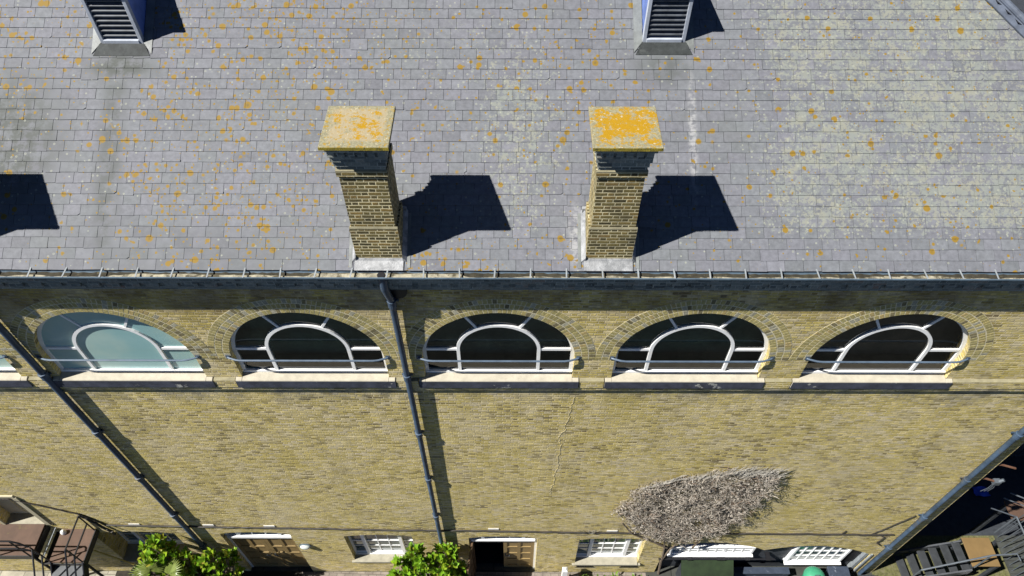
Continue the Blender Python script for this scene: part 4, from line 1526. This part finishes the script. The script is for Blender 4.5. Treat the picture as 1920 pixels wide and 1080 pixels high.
# low plants in front of the vented window
for i, (x, lab) in enumerate(((1.95, 'low green plant below the left vent grille'), (2.45, 'low green plant between the two vent grilles'), (2.95, 'low green plant below the right vent grille'))):
    t = thing('bedding_plant', lab, 'plant', 'low plants under the vented window', loc=(x, -.28, 0))
    ml = MB()
    for k in range(70):
        an = random.uniform(0, 6.28)
        el = random.uniform(.2, 1.3)
        p = Vector((random.gauss(0, .13), random.gauss(0, .06), random.uniform(.05, .22)))
        d = Vector((math.cos(an) * math.cos(el), math.sin(an) * math.cos(el), math.sin(el)))
        g = random.uniform(.7, 1.2)
        leaf(ml, p, d, Vector((0, 0, 1)), random.uniform(.08, .15), .045, (.15 * g, .24 * g, .03 * g))
    ml.build('foliage', 'leaf', t, merge=False)

# ------------------------------------------------------------------ metal staircase at the left
st = thing('metal_staircase', 'outdoor metal staircase with rust-brown landings and black handrails', 'staircase', loc=(-10.2, -.6, 0))
SB = -Vector(st.location)
def sp(mb, nm, mt, **k):
    o = mb.build(nm, mt, st, **k)
    o.location = SB
    return o
mb = MB(); mb.box(-12.6, -10.26, -.70, -.004, 3.08, 3.135); bev(sp(mb, 'landing', 'rust'), .004)
mb = MB(); mb.box(-10.02, -9.27, -.74, -.004, 2.80, 2.85); bev(sp(mb, 'landing', 'rust'), .004)
mb = MB(); mb.box(-10.238, -10.022, -.71, -.004, 2.60, 2.66); sp(mb, 'gap_shade_plate', 'blackpaint')  # black plate added so the gap between the landings stays dark
mb = MB(); mb.box(-10.15, -10.11, -.70, -.01, 2.93, 2.95); sp(mb, 'tread', 'strap')
for i in range(9):
    y1 = -.745 - .245 * i
    z = 2.85 - .20 * (i + 1)
    mb = MB(); mb.box(-9.96, -9.30, y1 - .262, y1, z - .03, z); sp(mb, 'tread', 'tread')
for x in (-9.98, -9.285):
    mb = MB()
    a = Vector((x, -.74, 2.80)); b2 = Vector((x, -3.1, .05))
    mb.hexa([(x - .012, a.y, a.z - .22), (x + .012, a.y, a.z - .22), (x + .012, a.y, a.z + .06), (x - .012, a.y, a.z + .06)],
            [(x - .012, b2.y, .01), (x + .012, b2.y, .01), (x + .012, b2.y, .20), (x - .012, b2.y, .20)])
    sp(mb, 'stringer', 'blackpaint')
mb = MB()
mb.box(-12.6, -10.26, -.72, -.702, 2.98, 3.16); mb.box(-10.258, -10.24, -.72, -.004, 2.9, 3.1)
mb.box(-10.02, -9.27, -.76, -.742, 2.70, 2.80); mb.box(-9.268, -9.25, -.76, -.004, 2.68, 2.87)
sp(mb, 'edge_beam', 'blackpaint')
for x, y, zt in ((-12.4, -.69, 3.08), (-10.27, -.69, 3.08), (-9.29, -.72, 2.8), (-10.0, -.72, 2.8)):
    mb = MB(); mb.tube([(x, y, 0), (x, y, zt)], .03, 8); sp(mb, 'post', 'blackpaint')
def rail(pts, nm='handrail', r=.019):
    mb = MB(); mb.tube(pts, r, 8); return sp(mb, nm, 'blackpaint', smooth=True)
rail([(-12.6, -.71, 4.02), (-10.25, -.71, 4.02), (-10.12, -.71, 3.9), (-10.0, -.73, 3.75)])
rail([(-12.6, -.71, 3.6), (-10.25, -.71, 3.6), (-10.12, -.71, 3.5), (-10.0, -.73, 3.35)])
for x in (-9.29, -9.98):
    y0 = -.02 if x > -9.5 else -.73
    rail([(x, y0, 3.62), (x, -.74, 3.62), (x, -3.0, 1.15)])
    rail([(x, y0, 3.22), (x, -.74, 3.22), (x, -3.0, .75)])
for x, y, z0, z1 in ((-9.29, -.73, 2.85, 3.62), (-9.98, -.73, 2.85, 3.75), (-10.27, -.71, 3.13, 4.02), (-11.0, -.71, 3.13, 4.02), (-11.8, -.71, 3.13, 4.02), (-9.29, -.03, 2.85, 3.62)):
    rail([(x, y, z0), (x, y, z1)], 'baluster', .016)
o = None
mb = MB()
mb.lathe([(0, 0), (.05, 0), (.06, .03), (.05, .09), (.02, .12), (0, .12)], -9.93, -.10, 14)
for i, v in enumerate(mb.v):
    mb.v[i] = (v[0], v[1], v[2] + 2.852)
o = mb.build('garden_lamp', 'white', smooth=True)
tag(o, 'small round white lamp standing on the lower stair landing', 'lamp')

# yellow pole leaning from the stair to a black dome
mb = MB()
mb.tube([(-9.52, -.25, 2.18), (-8.95, -.27, 1.30)], .02, 8)
tag(mb.build('pole', 'yellowpole', smooth=True), 'yellow pole slanting beside the metal staircase', 'pole')
bb = thing('barbecue', 'black kettle barbecue with pale trim beside the shrub', 'barbecue', loc=(-8.95, -.34, 0))
BB = -Vector(bb.location)
mb = MB()
mb.lathe([(0, .62), (.12, .63), (.22, .70), (.26, .80), (.26, .84), (.22, .95), (.12, 1.02), (0, 1.04)], -8.95, -.34, 22)
o = mb.build('bowl', 'blackpaint', bb, smooth=True); o.location = BB
for k in range(3):
    an = k * 2.1
    mb = MB()
    mb.tube([(-8.95 + .12 * math.cos(an), -.34 + .12 * math.sin(an), .65), (-8.95 + .3 * math.cos(an), -.34 + .28 * math.sin(an), 0)], .014, 6)
    o = mb.build('leg', 'steel', bb); o.location = BB
mb = MB()
mb.tube([(-9.02, -.44, 1.0), (-9.02, -.44, 1.08), (-8.88, -.44, 1.08), (-8.88, -.44, 1.0)], .014, 6)
mb.tube([(-8.95 + .265 * math.cos(a), -.34 + .265 * math.sin(a), .82) for a in [(-2.8 + i * .16) for i in range(14)]], .012, 6)
o = mb.build('handle', 'steel', bb); o.location = BB

# ------------------------------------------------------------------ things by the boarded front
mb = MB()
A = [(4.12, .0, 1.06), (5.38, .0, 1.06), (5.30, -.95, .62), (4.05, -.95, .62)]
lid = thing('bin_store', 'dark green timber bin store with sloping lid under the strip window', 'bin store', loc=(4.7, -.4, 0))
LB = -Vector(lid.location)
mb.hexa([(p[0], p[1] - .012, p[2] - .04) for p in A], [(p[0], p[1] - .012, p[2]) for p in A])
o = mb.build('lid', 'greenlid', lid); o.location = LB
mb = MB()
mb.hexa([(4.16, -.90, 0), (5.27, -.90, 0), (5.34, -.02, 0), (4.16, -.02, 0)], [(4.16, -.90, .58), (5.27, -.90, .58), (5.34, -.02, 1.0), (4.16, -.02, 1.0)])
o = mb.build('box', 'blackwood', lid); o.location = LB
gb = thing('garden_bin', 'sea-green round plastic bin in front of the white barred window', 'bin', loc=(7.36, -.35, 0))
mb = MB()
mb.lathe([(0, 0), (.20, 0), (.24, .7), (.0, .7)], 0, 0, 22)
mb.build('bin_body', 'bin', gb, smooth=True)
mb = MB()
mb.lathe([(.25, .70), (.265, .72), (.26, .76), (.2, .86), (.10, .90), (0, .91)], 0, 0, 22)
ld = mb.build('lid', 'bin', gb, smooth=True)
mb = MB()
mb.tube([(-.05, -.02, .90), (-.05, -.02, .94), (.05, -.02, .94), (.05, -.02, .90)], .012, 6)
mb.build('handle', 'steel', ld)
cr = thing('storage_box', 'dark navy plastic storage box right of the sea-green bin', 'box', loc=(8.05, -.30, 0))
mb = MB(); mb.hexa([(-.2, -.2, 0), (.2, -.2, 0), (.2, .2, 0), (-.2, .2, 0)], [(-.24, -.24, .55), (.24, -.24, .55), (.24, .24, .55), (-.24, .24, .55)])
bev(mb.build('box_body', 'box', cr), .01)
mb = MB(); mb.box(-.26, .26, -.26, .26, .551, .60); bev(mb.build('lid', 'box', cr), .012, 2)
mb = MB()
mb.tube([(8.42, -.25, 0), (8.42, -.27, .12), (8.45, -.24, .26), (8.44, -.26, .36)], [.10, .085, .07, .02], 10)
mb.tube([(8.50, -.35, 0), (8.52, -.36, .10), (8.50, -.33, .2)], [.07, .06, .015], 8)
tag(mb.build('plastic_container', 'orange', smooth=True), 'small orange plastic object beside the navy storage box', 'container')
mb = MB()
for i in range(5):
    mb.box(8.62 + i * .085, 8.62 + i * .085 + .078, -.45, -.16, .30, .325)
for x in (8.64, 9.0):
    mb.box(x, x + .05, -.44, -.17, .004, .299)
tag(mb.build('slatted_bench', 'darkplank'), 'small grey slatted bench at the foot of the right downpipe', 'bench')
mb = MB()
mb.box(1.24, 1.36, -.30, -.18, 0, .92)
mb.hexa([(1.24, -.30, .921), (1.36, -.30, .921), (1.36, -.18, .921), (1.24, -.18, .921)], [(1.28, -.26, .96), (1.32, -.26, .96), (1.32, -.22, .96), (1.28, -.22, .96)])
tag(mb.build('post', 'white'), 'short white painted post between the open door and vented window', 'post')
mb = MB()
mb.tube([(1.42, -.28, .0), (1.50, -.28, .45), (1.62, -.25, .55), (1.72, -.28, 0)], .03, 8)
mb.tube([(1.44, -.24, .50), (1.66, -.3, .25)], .025, 8)  # black bars added where the post's shadow falls
tag(mb.build('post_shadow_bars', 'blackpaint', smooth=True), 'black bent stand beside the short white post', 'shadow_form')
# ------------------------------------------------------------------ timber stair, landing and deck at the right corner
rs = thing('timber_staircase', 'dark plank staircase with tan landing beyond the building corner', 'staircase', loc=(10.4, 0, 0))
RB = -Vector(rs.location)
def rpart(mb, nm, mt, **k):
    o = mb.build(nm, mt, rs, **k)
    o.location = RB
    return o
for i in range(6):
    x = 9.80 + i * .225
    z = .16 + .15 * i
    mb = MB()
    y0, y1 = -.22, .36 + .02 * i
    mb.hexa([(x, y0, z - .04), (x + .20, y0, z - .04), (x + .17, y1, z - .04), (x - .03, y1, z - .04)],
            [(x, y0, z), (x + .20, y0, z), (x + .17, y1, z), (x - .03, y1, z)])
    bev(rpart(mb, 'tread', 'darkplank'), .006)
for y in (-.25, .45):
    mb = MB()
    mb.hexa([(9.6, y - .02, .0), (9.6, y + .02, .0), (9.6, y + .02, .14), (9.6, y - .02, .14)], [(11.1, y - .02, .75), (11.1, y + .02, .75), (11.1, y + .02, 1.0), (11.1, y - .02, 1.0)])
    rpart(mb, 'stringer', 'blackwood')
mb = MB(); mb.box(11.12, 11.80, -.18, .52, 1.0, 1.035); bev(rpart(mb, 'landing', 'tanply'), .006)
for x, y in ((11.16, -.14), (11.76, -.14), (11.16, .48), (11.76, .48)):
    mb = MB()
    mb.box(x - .035, x + .035, y - .035, y + .035, .004, .999)
    rpart(mb, 'leg', 'blackwood')
mb = MB()
mb.tube([(9.9, -.24, .95), (11.15, -.2, 1.85), (11.75, -.16, 1.85), (11.8, -.3, 1.8)], .02, 8)
mb.tube([(11.15, -.2, 1.03), (11.15, -.2, 1.85)], .018, 8)
mb.tube([(9.9, -.24, .1), (9.9, -.24, .95)], .018, 8)
rpart(mb, 'handrail', 'steel', smooth=True)
dk = thing('timber_deck', 'raised dark mossy timber deck at the lower right corner', 'deck', loc=(12.6, 0, 0))
DB = -Vector(dk.location)
for i in range(11):
    y = -1.15 + i * .155
    mb = MB(); mb.box(11.90, 14.4, y, y + .145, 1.08, 1.11)
    o = mb.build('plank', 'deck', dk); o.location = DB
for i in range(5):
    mb = MB(); mb.box(11.3, 11.88, -1.15 + i * .155, -1.15 + i * .155 + .145, .85, .88)
    o = mb.build('plank', 'darkplank', dk); o.location = DB
mb = MB(); mb.box(12.05, 14.0, .66, 1.15, 1.75, 1.79); o = mb.build('upper_landing', 'rust', dk); o.location = DB
for x in (12.1, 13.4):
    for y, zt in ((-1.0, 1.079), (.5, 1.079), (1.04, 1.749)):
        mb = MB()
        mb.box(x - .04, x + .04, y - .04, y + .04, .004, zt)
        o = mb.build('leg', 'blackwood', dk); o.location = DB
mb = MB()
mb.tube([(11.95, .62, 2.1), (12.0, -1.1, 2.05)], .022, 8)
mb.tube([(11.95, .62, 1.11), (11.95, .62, 2.1)], .022, 8)
mb.tube([(11.3, .75, 2.3), (11.95, .62, 2.1)], .016, 8)
mb.tube([(12.4, .64, 2.6), (12.3, -1.1, 2.0)], .024, 8)
mb.tube([(12.4, .64, 1.8), (12.4, .64, 2.6), (11.7, 1.0, 2.6)], .018, 8)
mb.tube([(12.45, .64, 2.3), (11.7, 1.0, 2.3)], .014, 8)
mb.tube([(12.55, .64, 2.62), (12.55, -1.1, 2.1)], .02, 8)
o = mb.build('railing', 'steel', dk, smooth=True); o.location = DB
for i in range(12):
    y = .5 - i * .135
    mb = MB(); mb.tube([(11.96, y, 1.111), (11.97, y, 2.05)], .011, 6); o = mb.build('baluster', 'steel', dk, smooth=True); o.location = DB
for i in range(9):
    x = 12.1 + i * .2
    mb = MB(); mb.tube([(x, .645, 1.111), (x, .645, 2.35)], .011, 6); o = mb.build('baluster', 'steel', dk, smooth=True); o.location = DB
mb = MB(); mb.tube([(12.0, .645, 2.36), (14.3, .645, 2.36)], .018, 8); o = mb.build('handrail', 'steel', dk, smooth=True); o.location = DB
mb = MB()
mb.hexa([(10.98, -.62, .5), (11.5, -.70, .5), (11.42, -.35, .62), (11.05, -.3, .62)], [(10.98, -.62, .53), (11.5, -.70, .53), (11.42, -.35, .65), (11.05, -.3, .65)])
tag(mb.build('board', 'white'), 'pale board lying below the tan stair landing', 'board')
# dark boarded fence in the shade behind
fc = MB()
for i in range(26):
    x = 9.4 + i * .3
    fc.box(x, x + .28, 3.2, 3.23, .0, 1.9 + random.uniform(-.02, .02))
fc.box(9.3, 17.3, 3.232, 3.28, .5, .6); fc.box(9.3, 17.3, 3.232, 3.28, 1.4, 1.5)
tag(fc.build('fence', 'blackwood'), 'black boarded fence in the shade behind the timber deck', 'fence')
mb = MB()
mb.face([(9.14, .95, .008), (17, .95, .008), (17, 3.19, .008), (9.14, 3.19, .008)])  # dark sheet laid to blacken the building's shadow on the ground
tag(mb.build('ground_shade_sheet', 'blackwood'), kind='structure')
mb = MB()
import itertools
for i in range(5):
    for j in range(3):
        x, y = 12.55 + i * .08, 2.0 + j * .09
        h = lambda a, b_: .05 + .07 * math.sin(a * 31 + b_ * 17) ** 2
        mb.face([(x, y, h(x, y)), (x + .08, y, h(x + .08, y)), (x + .08, y + .09, h(x + .08, y + .09)), (x, y + .09, h(x, y + .09))])
tag(mb.build('tarpaulin', 'blue', smooth=True), 'small crumpled bright blue tarpaulin in the shaded yard', 'tarpaulin')
